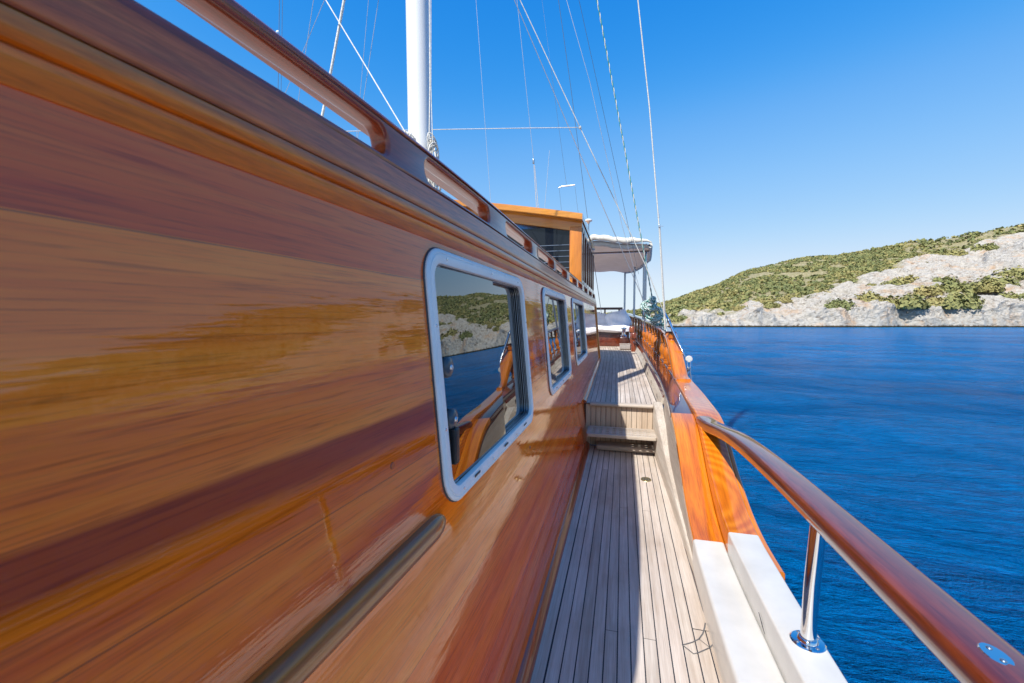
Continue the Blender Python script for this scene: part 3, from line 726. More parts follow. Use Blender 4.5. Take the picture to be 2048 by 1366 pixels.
# ------------------------------------------------------------------ decks
XL, XR = -.335, .374
def edge_r(Y): return sm(Y, [(-3, .46), (0, .42), (1.42, .389), (1.9, .376), (2.66, .368), (4.26, .352), (5.8, .33)])
def low_deck():
    b = MB(); r = random.Random(2)
    for y in np.arange(-3, 4.4, .37):
        y1 = min(y + .37, 4.42); b.face([(-.345, y, -.003), (edge_r(y) + .02, y, -.003), (edge_r(y1) + .02, y1, -.003), (-.345, y1, -.003)], 1)
    g = .0023; x0 = -.303; pw = .0505
    yy = lambda a, c: sorted(set([a, c] + [v for v in np.arange(-3, 4.4, .25) if a < v < c]))
    def strip(fa, fb, ya, yb, z=0.0, tone=None):
        t = r.random() if tone is None else tone
        L = yy(ya, yb)
        for u, v in zip(L, L[1:]): b.face([(fa(u), u, z), (fb(u), u, z), (fb(v), v, z), (fa(v), v, z)], 0, t)
    # left margin plank
    strip(lambda y: x0, lambda y: x0 + .044, -3, 4.38, tone=.9)
    joints = {4: [1.76], 5: [2.97], 7: [1.75, 4.1], 8: [2.96], 2: [.3, 3.7], 10: [.9]}
    xa = x0 + .044 + 2 * g
    wd = lambda y: edge_r(y) - (.078 if y > 1.9 else .085)
    n = 11
    for k in range(n):
        fa = lambda y, k=k: xa + k * pw + g
        fb = lambda y, k=k: xa + (k + 1) * pw - g
        js = [-3] + sorted(joints.get(k, [])) + [4.38]
        for a, c in zip(js, js[1:]): strip(fa, fb, a + .0012, c - .0012)
    # right margin plank, wider near the camera with its nibbed scarf
    xm = lambda y: xa + n * pw + g
    strip(xm, lambda y: edge_r(y) - .009, 1.86, 4.38, tone=.75)
    strip(xm, lambda y: xm(y) + .046, -3, 1.855, tone=.5)
    strip(lambda y: xm(y) + .0505, lambda y: edge_r(y) - .002, -3, 1.857, tone=.55)
    o = b.build('side_deck', ['deck', 'caulk'], None, smooth=False, attr='tone', recalc=False)
    o['kind'] = 'structure'; tag(o, 'weathered teak side deck with black caulked seams in front of the step')
    # caulk lines of the curved scarf plank
    c = MB()
    def ribbon(pts, w=.004, z=.0016):
        pts = [Vector((p[0], p[1], z)) for p in pts]; A, B = [], []
        for i, p in enumerate(pts):
            t = (pts[min(i + 1, len(pts) - 1)] - pts[max(0, i - 1)]).normalized(); nn = Vector((-t.y, t.x, 0)) * w / 2; A.append(p + nn); B.append(p - nn)
        c.loft([A, B], False, False)
    S = [(edge_r(1.9) - .016, 1.906), (.352, 1.875), (.338, 1.835), (.318, 1.80), (.290, 1.775), (.262, 1.757), (.2475, 1.75)]
    ribbon(S, .0052)
    S2 = [(.381, 1.85), (.372, 1.79), (.352, 1.762), (.325, 1.74), (.302, 1.722), (.285, 1.712), (.2475, 1.75)]
    ribbon(S2, .0052); ribbon([(.318, 1.80), (.352, 1.762)], .003)
    ribbon([(edge_r(y) - .0085, y) for y in np.arange(1.98, 4.4, .2)], .006)
    cc = c.build('scarf_caulk', 'greycaulk', o, smooth=False)
low_deck()
def up_deck():
    b = MB(); r = random.Random(5)
    E = [(4.40, .352), (5.8, .335), (7, .315), (8.4, .29), (9.3, .23), (10.5, .14), (12, 0.0), (13.5, -.25)]
    er = lambda y: sm(y, E)
    ys = list(np.arange(4.38, 14, .3))
    for y, y1 in zip(ys, ys[1:]):
        b.face([(-.40, y, zdeck(y) - .003), (er(y) + .03, y, zdeck(y) - .003), (er(y1) + .03, y1, zdeck(y1) - .003), (-.40, y1, zdeck(y1) - .003)], 1)
        if y > 7.4: b.face([(-3.2, y, zdeck(y) - .006), (-.40, y, zdeck(y) - .006), (-.40, y1, zdeck(y1) - .006), (-3.2, y1, zdeck(y1) - .006)], 0, .3)
    g = .0024; n = 12
    for k in range(n + 1):
        # planks follow the curving rail
        wdt = .0505
        fa = lambda y, k=k: er(y) - .055 - (k + 1) * wdt + g
        fb = lambda y, k=k: er(y) - .055 - k * wdt - g
        t = r.random()
        for y, y1 in zip(ys, ys[1:]):
            if abs(y - (5 + (k * 3.1) % 5)) < .15: t = r.random()
            lim = -.362 if y < 7.6 else -1.9
            b.face([(max(fa(y), lim), y, zdeck(y)), (max(fb(y), lim), y, zdeck(y)), (max(fb(y1), lim), y1, zdeck(y1)), (max(fa(y1), lim), y1, zdeck(y1))], 0, t)
    for y, y1 in zip(ys, ys[1:]):
        b.face([(er(y) - .055 + g, y, zdeck(y)), (er(y) - .006, y, zdeck(y)), (er(y1) - .006, y1, zdeck(y1)), (er(y1) - .055 + g, y1, zdeck(y1))], 0, .85)
    o = b.build('aft_deck', ['deck', 'caulk'], None, smooth=False, attr='tone', recalc=False)
    o['kind'] = 'structure'; tag(o, 'raised teak deck behind the step, running aft')
    return er
er2 = up_deck()

# step between the decks
st = thing('deck_step', (0, 4.38, 0), 'pale teak step with a perforated tread between the lower and the raised deck', 'step')
b = MB()
for k in range(14):
    xa = -.352 + k * .0505; xb = min(xa + .047, .352)
    if xa < .352: b.box(((xa + xb) / 2, 4.405, .215), (xb - xa, .02, .425), bev=.002)
b.build('riser', 'oldteak_z', st)
b = MB(); b.box((-.01, 4.417, .215), (.74, .012, .43)); b.build('riser_seams', 'caulk', st)
b = MB()
rings = []
for x in (-.312, -.308, -.29, 0, .28, .300, .303):
    k = .6 if x in (-.312, .303) else 1
    rings.append([Vector((x, 4.40 + dy * k, .430 + dz * k)) for dy, dz in [(.03, .0165), (-.035, .0165), (-.046, .010), (-.050, 0), (-.046, -.012), (-.035, -.018), (.02, -.018)]])
b.loft(rings, True, True); b.build('nosing', 'oldteak_x', st, ang=50)
holes = []
for r_ in range(4):
    for k in range(9):
        xa = -.275 + k * .0635; ya = 4.062 + r_ * .062
        holes.append(rrect(xa, xa + .038, ya, ya + .030, .010, 3)[::-1])
b = flat_shape([dense(rrect(-.318, .318, 4.02, 4.33, .025, 4), .1)] + holes, .030, .0016, lambda a, b_, c: (a, b_, .203 + c))
b.build('perforated_tread', 'oldteak_x', st, ang=50)
for xx in (-.27, .27):
    b = MB(); b.box((xx, 4.345, .17), (.03, .10, .03), bev=.004); b.build('tread_bracket', 'oldteak_x', st)
b = MB(); b.box((0, 4.365, .186), (.6, .06, .012), bev=.003); b.build('tread_cleat', 'oldteak_x', st)
b = MB(); b.box((.045, 4.30, .030), (.56, .17, .05), bev=.018); b.build('lower_tread', 'oldteak_x', st)
# sloping cheek board at the outboard end
b = MB(); pts = [(4.40, .475), (4.33, .475), (4.12, .41), (3.85, .32), (3.4, .205), (2.9, .115), (2.5, .065), (2.2, .032), (2.0, .012), (1.90, .001)]
rings = []
for y, z in pts:
    xi = sm(y, [(1.95, .374), (2.5, .360), (2.9, .350), (3.4, .336), (3.85, .324), (4.12, .315), (4.4, .305)])
    rings.append([Vector((xi, y, z)), Vector((xi + .004, y, z + .004)), Vector((.384, y, z + .004)), Vector((.384, y, -.01)), Vector((xi, y, -.01))])
b.loft(rings, True, True); b.build('cheek_board', 'oldteak', st, ang=50)
# brass deck drain
dr = thing('deck_drain', (.202, 3.547, 0), 'small oval brass drain plate set in the teak deck', 'drain plate')
b = MB(); b.raw([(.202 + .040 * math.cos(a) * (1), 3.547 + .048 * math.sin(a), .0035) for a in np.linspace(0, 2 * PI, 24, endpoint=False)] + [(.202 + .043 * math.cos(a), 3.547 + .051 * math.sin(a), -.001) for a in np.linspace(0, 2 * PI, 24, endpoint=False)], [tuple(range(24))] + [(k, (k + 1) % 24, 24 + (k + 1) % 24, 24 + k) for k in range(24)])
b.build('plate', 'brass', dr)
for k in range(-2, 3):
    b = MB(); b.box((.202 + k * .013, 3.547, .0045), (.005, .06 - abs(k) * .012, .002)); b.build('drain_slot', 'slot', dr)

# ------------------------------------------------------------------ bulwark
bw = thing('bulwark', (.5, 3, 0), 'orange varnished bulwark on the right, sweeping down to a white section by the handrail', 'bulwark')
XI = [(-3, .43), (0, .40), (1.4, .366), (2.26, .366), (3.0, .366), (3.45, .366), (3.88, .385), (4.9, .402), (6.3, .378), (8.2, .346), (10, .27), (12, .19), (13.6, .05)]
XC = [(-3, .56), (0, .535), (1.5, .518), (2.26, .515), (3.5, .531), (4.4, .552), (5.34, .56), (6.8, .55), (8.4, .516), (10.8, .395), (12, .30), (13.5, .167)]
XO = [(-3, .70), (0, .665), (1.5, .648), (2.2, .652), (3.1, .668), (4.06, .712), (4.9, .712), (6, .70), (8.4, .64), (10.8, .50), (12, .40), (13.5, .25)]
ZL = [(-3, .15), (1.5, .15), (2.05, .15), (2.28, .165), (2.5, .213), (2.76, .316), (2.98, .43), (3.19, .528), (3.4, .575), (3.6, .59), (4, .60), (4.9, .636), (6.3, .692), (8.2, .767), (12, .92), (13.6, .985)]
RH = [(-3, .10), (2.0, .10), (2.6, .085), (3.2, .045), (3.6, .022), (4, .012), (14, .010)]
xi, xc, xo, zl = (lambda y: sm(y, XI)), (lambda y: sm(y, XC)), (lambda y: sm(y, XO)), (lambda y: sm(y, ZL))
zt = lambda y: zl(y) + interp(y, RH)
def station(ya, yb, step): n = max(2, int(math.ceil((yb - ya) / step))); return [ya + (yb - ya) * k / n for k in range(n + 1)]
def slab_ring(x0, x1, z0, z1, y, r=.008, rb=.003):
    pts = []
    for cx, cz, s0, rr in ((x1 - r, z1 - r, 90, r), (x0 + r, z1 - r, 180, r)):
        pass
    for k in range(5): a = R(180 - 22.5 * k); pts.append((x0 + r + r * math.cos(a), z1 - r + r * math.sin(a)))
    for k in range(5): a = R(90 - 22.5 * k); pts.append((x1 - r + r * math.cos(a), z1 - r + r * math.sin(a)))
    pts += [(x1, z0), (x0, z0)]
    return [Vector((px, y, pz)) for px, pz in pts]
def slab(name, mat, ya, yb, fx0, fx1, fz0, fz1, r=.008, step=.06, label=None, parent=bw, ang=40):
    b = MB(); b.loft([slab_ring(fx0(y), fx1(y), fz0(y), fz1(y), y, r) for y in station(ya, yb, step)], True, True)
    o = b.build(name, mat, parent, ang=ang)
    if label: o['label'] = label
    return o
slab('inner_cap', 'white', -3, 2.30, xi, xc, lambda y: zl(y) - .16, zl, .014, .1, 'white inner ledge')
slab('outer_cap', 'white', -3, 2.24, lambda y: xc(y) + .001, xo, lambda y: zl(y) - .10, zt, .010, .1, 'white outer ledge')
slab('inner_cap', 'amber', 2.303, 3.44, lambda y: xi(y) + .003, xc, lambda y: zl(y) - .045, lambda y: zl(y) - .002, .008, .04, 'orange inner cap sweeping upward')
slab('outer_cap', 'amber_ring', 2.243, 4.9, lambda y: xc(y) + .001, lambda y: xo(y) - .001, lambda y: zl(y) - .05, zt, .010, .05, 'orange outer cap')
slab('dark_rail_cap', 'mahog_rail', 3.443, 13.5, lambda y: xi(y), lambda y: xc(y), lambda y: zl(y) - .040, lambda y: zl(y) - .004, .009, .15, 'dark glossy rail cap under the balusters')
slab('outer_cap', 'mahog_rail', 4.903, 13.4, lambda y: xc(y) + .001, lambda y: xo(y) - .001, lambda y: zl(y) - .05, zt, .010, .2)
slab('outer_strake', 'amber', 1.98, 13.3, lambda y: xo(y) + .0005, lambda y: xo(y) + .030, lambda y: zt(y) - .14, lambda y: zt(y) - .020, .010, .06, 'orange outer strake')
# inner planking: pale board low down, dark varnish above it
def inner(name, mat, y0_, y1_, lo, hi, label=None):
    b = MB(); rings = []
    for y in station(y0_, y1_, .12):
        base = edge_r(y) if y < 4.39 else min(er2(y) + .004, xi(y) + .03); zb = 0 if y < 4.39 else zdeck(y)
        top = max(zl(y) - .043, zb + .03); xt = max(xi(y) + .012, base)
        za, zc = min(max(zb - .02, lo(y, zb, top)), top - .006), min(top, hi(y, zb, top)); zc = max(zc, za + .004)
        f = lambda z: base + (xt - base) * (z - zb) / max(top - zb, .03)
        rings.append([Vector((f(za), y, za)), Vector((f(zc), y, zc)), Vector((f(zc) + .03, y, zc)), Vector((f(za) + .03, y, za))])
    b.loft(rings, True, True); o = b.build(name, mat, bw, ang=50)
    if label: o['label'] = label
zs_ = lambda y: 9
inner('lower_planking', 'oldteak', 1.93, 4.38, lambda y, b_, t: -9, lambda y, b_, t: zs_(y), 'pale weathered board along the deck edge')
inner('lower_planking', 'oldteak', 4.39, 13.4, lambda y, b_, t: -9, lambda y, b_, t: b_ + .085, 'pale weathered board along the raised deck')
inner('inner_planking', 'mahog', 4.39, 13.4, lambda y, b_, t: b_ + .087, lambda y, b_, t: 9)
b = MB()
b.loft([[Vector((edge_r(y) - .001, y, .0005)), Vector((edge_r(y) + .004, y, .030)), Vector((edge_r(y) + .02, y, .030)), Vector((edge_r(y) + .02, y, -.01)), Vector((edge_r(y), y, -.01))] for y in station(-3, 1.96, .3)], True, True)
b.build('waterway_strip', 'mahog', bw)
# scupper holes dark
for y in (4.62, 5.4, 6.0, 6.7):
    b = MB(); x = (er2(y) + .004); b.lathe([(.0003, 0), (.018, 0), (.02, -.004)], (x + .004, y, zdeck(y) + .055), 12, axis='X'); b.build('scupper', 'black', bw)
# hull side
b = MB(); rings = []
for y in station(-3.5, 13.6, .3):
    o_ = xo(y) + .022; z1 = zt(y) - .13
    rings.append([Vector((o_ + a, y, z)) for a, z in ((0, z1), (.012, z1 - .12), (.015, z1 - .14), (.050, z1 - .16), (.056, z1 - .19), (.050, z1 - .22), (.012, z1 - .24), (0, z1 - .5), (-.06, -1.0), (-.16, -1.5), (-.3, -2.0))] + [Vector((-.5, y, -2.0)), Vector((.35, y, -.05)), Vector((.40, y, z1))])
b.loft(rings, True, True); b.build('hull_side', 'mahog_rail', bw, ang=40)

# balustrade on the bulwark
bl = thing('balustrade', (.6, 6, .66), 'balustrade of turned orange balusters under a glossy top rail', 'balustrade')
TR = [(5.85, 1.135), (7.2, 1.20), (8, 1.225), (9.8, 1.285), (11.5, 1.36), (13, 1.43), (13.8, 1.47)]
xb_ = lambda y: sm(y, [(5.2, .600), (6, .592), (7.2, .575), (8.4, .55), (9.8, .475), (10.8, .415), (12, .31), (13.5, .17), (14.2, .05)])
ztr = lambda y: sm(y, TR)
slab('top_rail', 'mahog_rail', 5.80, 14.0, lambda y: xb_(y) - .060, lambda y: xb_(y) + .075, lambda y: ztr(y) - .045, ztr, .016, .15, parent=bl)
def baluster(y):
    zb = zt(y) - .016; zt_ = ztr(y) - .040; H = zt_ - zb; x = xb_(y)
    prof = [(.034, 0), (.034, .07), (.026, .085), (.022, .10), (.031, .115), (.031, .125), (.022, .14), (.030, .20), (.037, .29), (.036, .36), (.028, .46), (.021, .53), (.018, .57), (.028, .585), (.028, .60), (.019, .615), (.023, .68), (.030, .78), (.028, .85), (.020, .89), (.033, .905), (.033, 1.0)]
    b = MB(); b.lathe([(r_ * 1.3, z * H) for r_, z in prof], (x, y, zb), 16); return b
yb = 5.62
while yb < 13.4:
    if yb > 5.9 or True:
        bb = baluster(yb) if ztr(yb) else None
        if yb < 6.3:   # under the slanting end post the first baluster is shorter
            pass
        bb.build('baluster', 'baluster', bl, ang=45)
    yb += .52 if yb < 9 else .6
# slanting end board
b = MB()
path = [(4.80, .655, .0), (5.0, .668, .02), (5.25, .80, 0), (5.55, .98, 0), (5.85, 1.10, 0), (5.98, 1.137, 0)]
rings = []
for y, z, e in [(4.78, .664, 0), (4.9, .672, 0), (4.99, .70, 0), (5.10, .765, 0), (5.30, .88, 0), (5.55, 1.01, 0), (5.78, 1.105, 0), (5.90, 1.135, 0), (6.0, 1.142, 0)]:
    u = (y - 4.78) / 1.22; x0 = .560 - .026 * u; x1 = .705 - .035 * u; th = .03 if y < 4.95 else .075
    dz = -th; dy = .03 if y > 4.95 else 0
    rings.append([Vector((x0, y, z - .012)), Vector((x0 + .012, y, z)), Vector((x1 - .012, y, z)), Vector((x1, y, z - .012)), Vector((x1, y + dy, z + dz)), Vector((x0, y + dy, z + dz))])
b.loft(rings, True, True); b.build('end_post', 'amber', bl, ang=50)

# ------------------------------------------------------------------ handrail
M['handrail'] = wood('red_handrail_varnish', [(.09, .012, .006), (.17, .030, .010), (.28, .062, .018)], 'Y', 1.3, coat_rough=.05, fibre=.45, wav=.12)
hr = thing('handrail', (.60, 1.5, .25), 'dark red varnished handrail curving toward the camera on a chrome stanchion', 'handrail')
HP = [(-1.2, .60, .775, 1), (-.4, .60, .755, 1), (.3, .603, .732, 1), (.75, .607, .713, 1), (1.0, .612, .703, 1), (1.5, .620, .686, 1), (1.9, .625, .672, 1), (2.3, .626, .652, 1), (2.6, .620, .629, 1), (2.85, .608, .600, 1.02), (3.05, .592, .576, 1.08), (3.2, .582, .566, 1.1), (3.29, .578, .562, 1.0), (3.34, .576, .560, .75), (3.365, .576, .560, .4)]
b = MB(); rings = []
def hpt(i): return Vector((HP[i][1], HP[i][0], HP[i][2]))
N = len(HP)
for j in range((N - 1) * 6 + 1):
    yy_ = HP[0][0] + (HP[-1][0] - HP[0][0]) * j / ((N - 1) * 6)
    x = sm(yy_, [(p[0], p[1]) for p in HP]); z = sm(yy_, [(p[0], p[2]) for p in HP]); k = sm(yy_, [(p[0], p[3]) for p in HP])
    w2, h2 = .054 * k, .037 * (.55 + .45 * k)
    ring = []
    for q in range(20):
        a = 2 * PI * q / 20; ca, sa = math.cos(a), math.sin(a)
        e = .46
        px_ = w2 * abs(ca) ** e * (1 if ca > 0 else -1); pz_ = h2 * abs(sa) ** e * (1 if sa > 0 else -1)
        if pz_ < 0: px_ *= .88
        ring.append(Vector((x + px_, yy_, z + pz_)))
    rings.append(ring)
b.loft(rings, True, True); b.build('rail', 'handrail', hr, ang=60)
# stanchion
b = MB(); b.tube([(.597, 1.53, .252), (.601, 1.525, .45), (.612, 1.52, .665)], .0225, 24); sp = b.build('stanchion', 'chrome', hr, ang=60)
b = MB(); b.lathe([(.050, .0), (.050, .003), (.046, .006), (.030, .0075), (.0275, .014), (.025, .017), (.0225, .018)], (.597, 1.53, .250), 32); fl = b.build('flange', 'chrome', sp, ang=30)
for k in range(4):
    b = MB(); b.lathe([(.0055, .0065), (.004, .0090), (.0003, .0095)], (.597 + .038 * math.cos(k * PI / 2 + .4), 1.53 + .038 * math.sin(k * PI / 2 + .4), .250), 10); b.build('flange_screw', 'steel', fl)
pz = hx(1985, 1305, .60)
b = MB(); b.raw(*(lambda n: ([(.605 + .016 * math.cos(2*PI*k/n) * (1 - 0) , pz.y + .026 * math.sin(2*PI*k/n), sm(pz.y, [(p[0], p[2]) for p in HP]) + .0378) for k in range(n)] + [(.605 + .019 * math.cos(2*PI*k/n), pz.y + .029 * math.sin(2*PI*k/n), sm(pz.y, [(p[0], p[2]) for p in HP]) + .0345) for k in range(n)], [tuple(range(n))] + [(k, (k+1)%n, n+(k+1)%n, n+k) for k in range(n)]))(28))
pl = b.build('screw_plate', 'chrome', hr, ang=30)
zz = sm(pz.y, [(p[0], p[2]) for p in HP]) + .038
for dy in (-.014, .014):
    b = MB(); b.lathe([(.0045, 0), (.0035, .0016), (.0003, .002)], (.605, pz.y + dy, zz), 12); b.build('plate_screw', 'steel', pl)
# small fairlead crack in the white riser
b = MB(); b.tube([(xc(1.72) - .002, 1.74, .190), (xc(1.70) - .003, 1.70, .175), (xc(1.66) - .003, 1.665, .160)], [.0012, .0022, .0008], 6); b.build('drain_nick', 'slot', bw)

# ------------------------------------------------------------------ wheelhouse
wh = thing('wheelhouse', (-1.3, 6.4, 1.6), 'orange varnished wheelhouse with dark front window on top of the cabin', 'wheelhouse')
roofz = lambda x: 2.556 + .196 * (-.487 - x) - .018 * (-.487 - x) ** 2
def wh_build():
    xs = [-2.14 + (2.14 - .478) * k / 14 for k in range(15)]
    # roof slab with fascia
    b = MB(); b.loft([[Vector((x, 5.20, roofz(x) - .004)), Vector((x, 5.23, roofz(x))), Vector((x, 7.62, roofz(x) - .03)), Vector((x, 7.62, roofz(x) - .07)), Vector((x, 5.20, roofz(x) - .07))] for x in xs], True, True)
    b.build('roof', 'amber_x', wh, ang=40)
    b = MB(); b.loft([[Vector((x, 5.185, roofz(x) - .012)), Vector((x, 5.178, roofz(x) - .02)), Vector((x, 5.178, roofz(x) - .078)), Vector((x, 5.197, roofz(x) - .082)), Vector((x, 5.197, roofz(x) - .010))] for x in xs], True, True)
    b.build('fascia', 'amber_x', wh, ang=40)
    # header under the roof, set back
    b = MB(); b.loft([[Vector((x, 5.30, roofz(x) - .072)), Vector((x, 5.30, roofz(x) - .205)), Vector((x, 5.36, roofz(x) - .205)), Vector((x, 5.36, roofz(x) - .072))] for x in [-2.10 + 1.61 * k / 10 for k in range(11)]], True, True)
    b.build('header', 'amber_x', wh, ang=40)
    for x in (-.565, -2.02):
        b = MB(); b.box((x, 5.34, 2.0), (.15, .10, .84), bev=.012); b.build('corner_post', 'amber_z', wh)
    b = MB(); b.box((-1.29, 5.33, 1.66), (1.6, .06, .12), bev=.004); b.build('sill', 'amber_x', wh)
    b = MB(); b.box((-1.29, 5.345, 2.04), (1.31, .012, .78)); g = b.build('front_window', 'dark_glass', wh, smooth=False)
    for z in (1.86, 1.93, 2.0, 2.07, 2.14, 2.21):
        b = MB(); b.box((-1.29, 5.3345, z), (1.30, .006, .010), bev=.001); b.build('blind_slat', 'slatgrey', g)
    for z0_, x_ in ((2.04, -.6425), (2.04, -1.94)):
        b = MB(); b.box((x_, 5.334, z0_), (.008, .02, .76)); b.build('window_bead', 'mahog_z', g)
    # side: uprights, sill and glass
    for y in (5.62, 6.02, 6.42, 6.82, 7.22, 7.56):
        b = MB(); b.box((-.515, y, 2.02), (.05, .07, .82), bev=.006); b.build('side_post', 'mahog_z', wh)
    b = MB(); b.box((-.52, 6.5, 2.42), (.06, 2.2, .10), bev=.006); b.build('side_header', 'mahog', wh)
    b = MB(); b.box((-.52, 6.5, 1.70), (.06, 2.2, .16), bev=.006); b.build('side_sill', 'mahog', wh)
    b = MB(); b.box((-.53, 6.5, 2.06), (.008, 2.1, .62)); b.build('side_window', 'glass', wh, smooth=False)
    b = MB(); b.box((-1.29, 7.55, 2.05), (1.5, .06, .85)); b.build('rear_wall', 'mahog_z', wh)
    b = MB(); b.box((-2.06, 6.4, 2.05), (.05, 2.2, .85)); b.build('port_wall', 'mahog_z', wh)
M['slatgrey'] = plain('grey_blind_slat', (.07, .10, .15), .5)
wh_build()
# mushroom antenna on the wheelhouse edge
an = thing('antenna', (-.47, 6.9, 2.5), 'white mushroom shaped antenna on a short stem beside the wheelhouse roof', 'antenna')
p = hy(1177, 470, 6.9)
b = MB(); b.tube([(p.x, 6.9, 2.30), (p.x, 6.9, 2.60 + .25)], .010, 8); b.build('stem', 'steel', an)
p = hy(1177, 441, 6.9); b = MB(); b.lathe([(.015, -.04), (.03, -.01), (.058, .0), (.060, .012), (.045, .028), (.0005, .033)], (p.x, 6.9, p.z - .01), 20); b.build('dome', 'mast', an, ang=50)

# ------------------------------------------------------------------ awning aft
aw = thing('awning', (-.5, 11, 2.7), 'cream canvas awning with rolled front edge over the stern deck', 'awning')
def awz(x, y): return 2.90 - .15 * ((x + .9) / 1.5) ** 2 + .004 * (y - 8.8) + .02 * math.sin(x * 7 + y * 2)
xr = lambda y: interp(y, [(8.8, .50), (10.8, .60), (12.5, .46), (13.6, .30), (14.4, .02)])
b = MB(); rings = []
for y in station(8.8, 14.4, .4):
    X = [(-2.4 + (xr(y) + 2.4) * k / 16) for k in range(17)]
    rings.append([Vector((x, y, awz(x, y) - .05)) for x in X] + [Vector((x, y, awz(x, y) - .058 - .02)) for x in X[::-1]])
b.loft(rings, True, True); b.build('canopy', 'canvas_under', aw, ang=60)
for nm, dz, rr_, mm in (('front_roll', 0.0, .058, 'canvas'), ('front_flap', -.105, .052, 'canvas')):
    b = MB(); rings = []
    for k in range(33):
        x = -2.4 + (.53 + 2.4) * k / 32; w_ = 1 + .04 * math.sin(k * 1.7) + .03 * math.sin(k * 4.1)
        yk = 8.74 + (.1 if dz else 0); w_ *= 1 if k < 29 else (1 - .2 * (k - 28)); zc = awz(x, 8.8) + dz + .01 * math.sin(k * 2.3)
        rings.append([Vector((x, yk + rr_ * .8 * w_ * math.cos(R(a)), zc + rr_ * w_ * math.sin(R(a)))) for a in range(0, 360, 30)])
    b.loft(rings, True, True); b.build(nm, mm, aw, ang=70)
b = MB(); rings = []
for k in range(17):
    y = 8.8 + 5.4 * k / 16; x = xr(y) + .01; r1 = .05
    rings.append([Vector((x + r1 * math.cos(R(a)) * .8, y, awz(x, y) - .06 + r1 * math.sin(R(a)))) for a in range(0, 360, 45)])
b.loft(rings, True, True); b.build('side_roll', 'canvas', aw, ang=70)
b = MB(); b.box((-.9, 9.0, 2.64), (2.8, .04, .03)); b.build('cross_bar', 'mahog', aw)
for (px, py_, Y, tx, ty) in ((1290, 640, 9.3, 1290, 500), (1268, 628, 12.6, 1268, 528), (1249, 625, 14.2, 1249, 540), (1286, 640, 10.3, 1286, 505)):
    a_, c_ = hy(px, py_, Y), hy(tx, ty, Y)
    b = MB(); b.tube([(a_.x, Y, a_.z - .25), (a_.x, Y, 2.84)], .022 if Y < 12 else .03, 10); b.build('pole', 'steel', aw)

# ------------------------------------------------------------------ stern furniture
bn = thing('stern_bench', (-.6, 10.4, .66), 'shaded dark wooden bench across the stern under the awning', 'bench')
b = MB(); b.box((-1.1, 10.5, .82), (2.5, 1.0, .38), bev=.01); b.build('seat_box', 'bench', bn)
b = MB(); b.box((-1.1, 9.985, .80), (2.3, .02, .26), bev=.004); b.build('front_panel', 'mahog', bn)
def pillow(name, c, d, rz, rx, ry, label, group=None, puff=.5):
    bm = bmesh.new(); bmesh.ops.create_cube(bm, size=2); bmesh.ops.subdivide_edges(bm, edges=bm.edges[:], cuts=7, use_grid_fill=True)
    rr2 = random.Random(hash(label) % 1000)
    for v in bm.verts:
        x, y, z = v.co; e = (1 - x ** 4) * (1 - y ** 4); k = (puff + (1 - puff) * math.sqrt(max(0, e)))
        v.co = Vector((x * d[0] * (1 - .06 * (abs(y)) ** 3), y * d[1] * (1 - .06 * abs(x) ** 3), z * d[2] * k * (1 + .08 * math.sin(5 * x + 3 * y)) + .02 * math.sin(4 * y + x * 3)))
    m = Matrix.Translation(c) @ Matrix.Rotation(rz, 4, 'Z') @ Matrix.Rotation(ry, 4, 'Y') @ Matrix.Rotation(rx, 4, 'X'); bm.transform(m)
    b = MB(); bm.verts.index_update(); b.raw([v.co for v in bm.verts], [[v.index for v in f.verts] for f in bm.faces]); bm.free()
    t = thing(name, c, label, 'cushion', group)
    b.build('cover', 'cushion', t, ang=80); return t
g = 'pale cushions on the stern bench'
pillow('cushion', (-.42, 10.25, 1.07), (.60, .42, .075), 0, 0, 0, 'flat pale seat cushion lying on the stern bench beside the cabin corner', g)
pillow('cushion', (-1.75, 10.3, 1.07), (.65, .42, .075), 0, 0, 0, 'flat pale seat cushion hidden mostly behind the cabin corner', g)
pillow('cushion', (-.10, 10.35, 1.27), (.26, .24, .11), R(12), R(50), R(-18), 'plump lilac white pillow leaning at the rail end of the stern bench', g, .25)
pillow('cushion', (-.50, 10.6, 1.22), (.30, .24, .10), R(-6), R(58), R(6), 'lilac white pillow leaning left of the plump pillow', g, .25)
# stern back rail
sr = thing('stern_rail', (-1, 13.5, 1.3), 'dark horizontal rail across the stern behind the cushions', 'rail')
b = MB(); b.box((-1.2, 13.3, 1.60), (2.4, .07, .07), bev=.01); b.build('top_rail', 'bench', sr)
for k in range(6):
    b = MB(); b.tube([(-2.2 + k * .42, 13.3, .95), (-2.2 + k * .42, 13.3, 1.58)], .025, 8); b.build('upright', 'bench', sr)
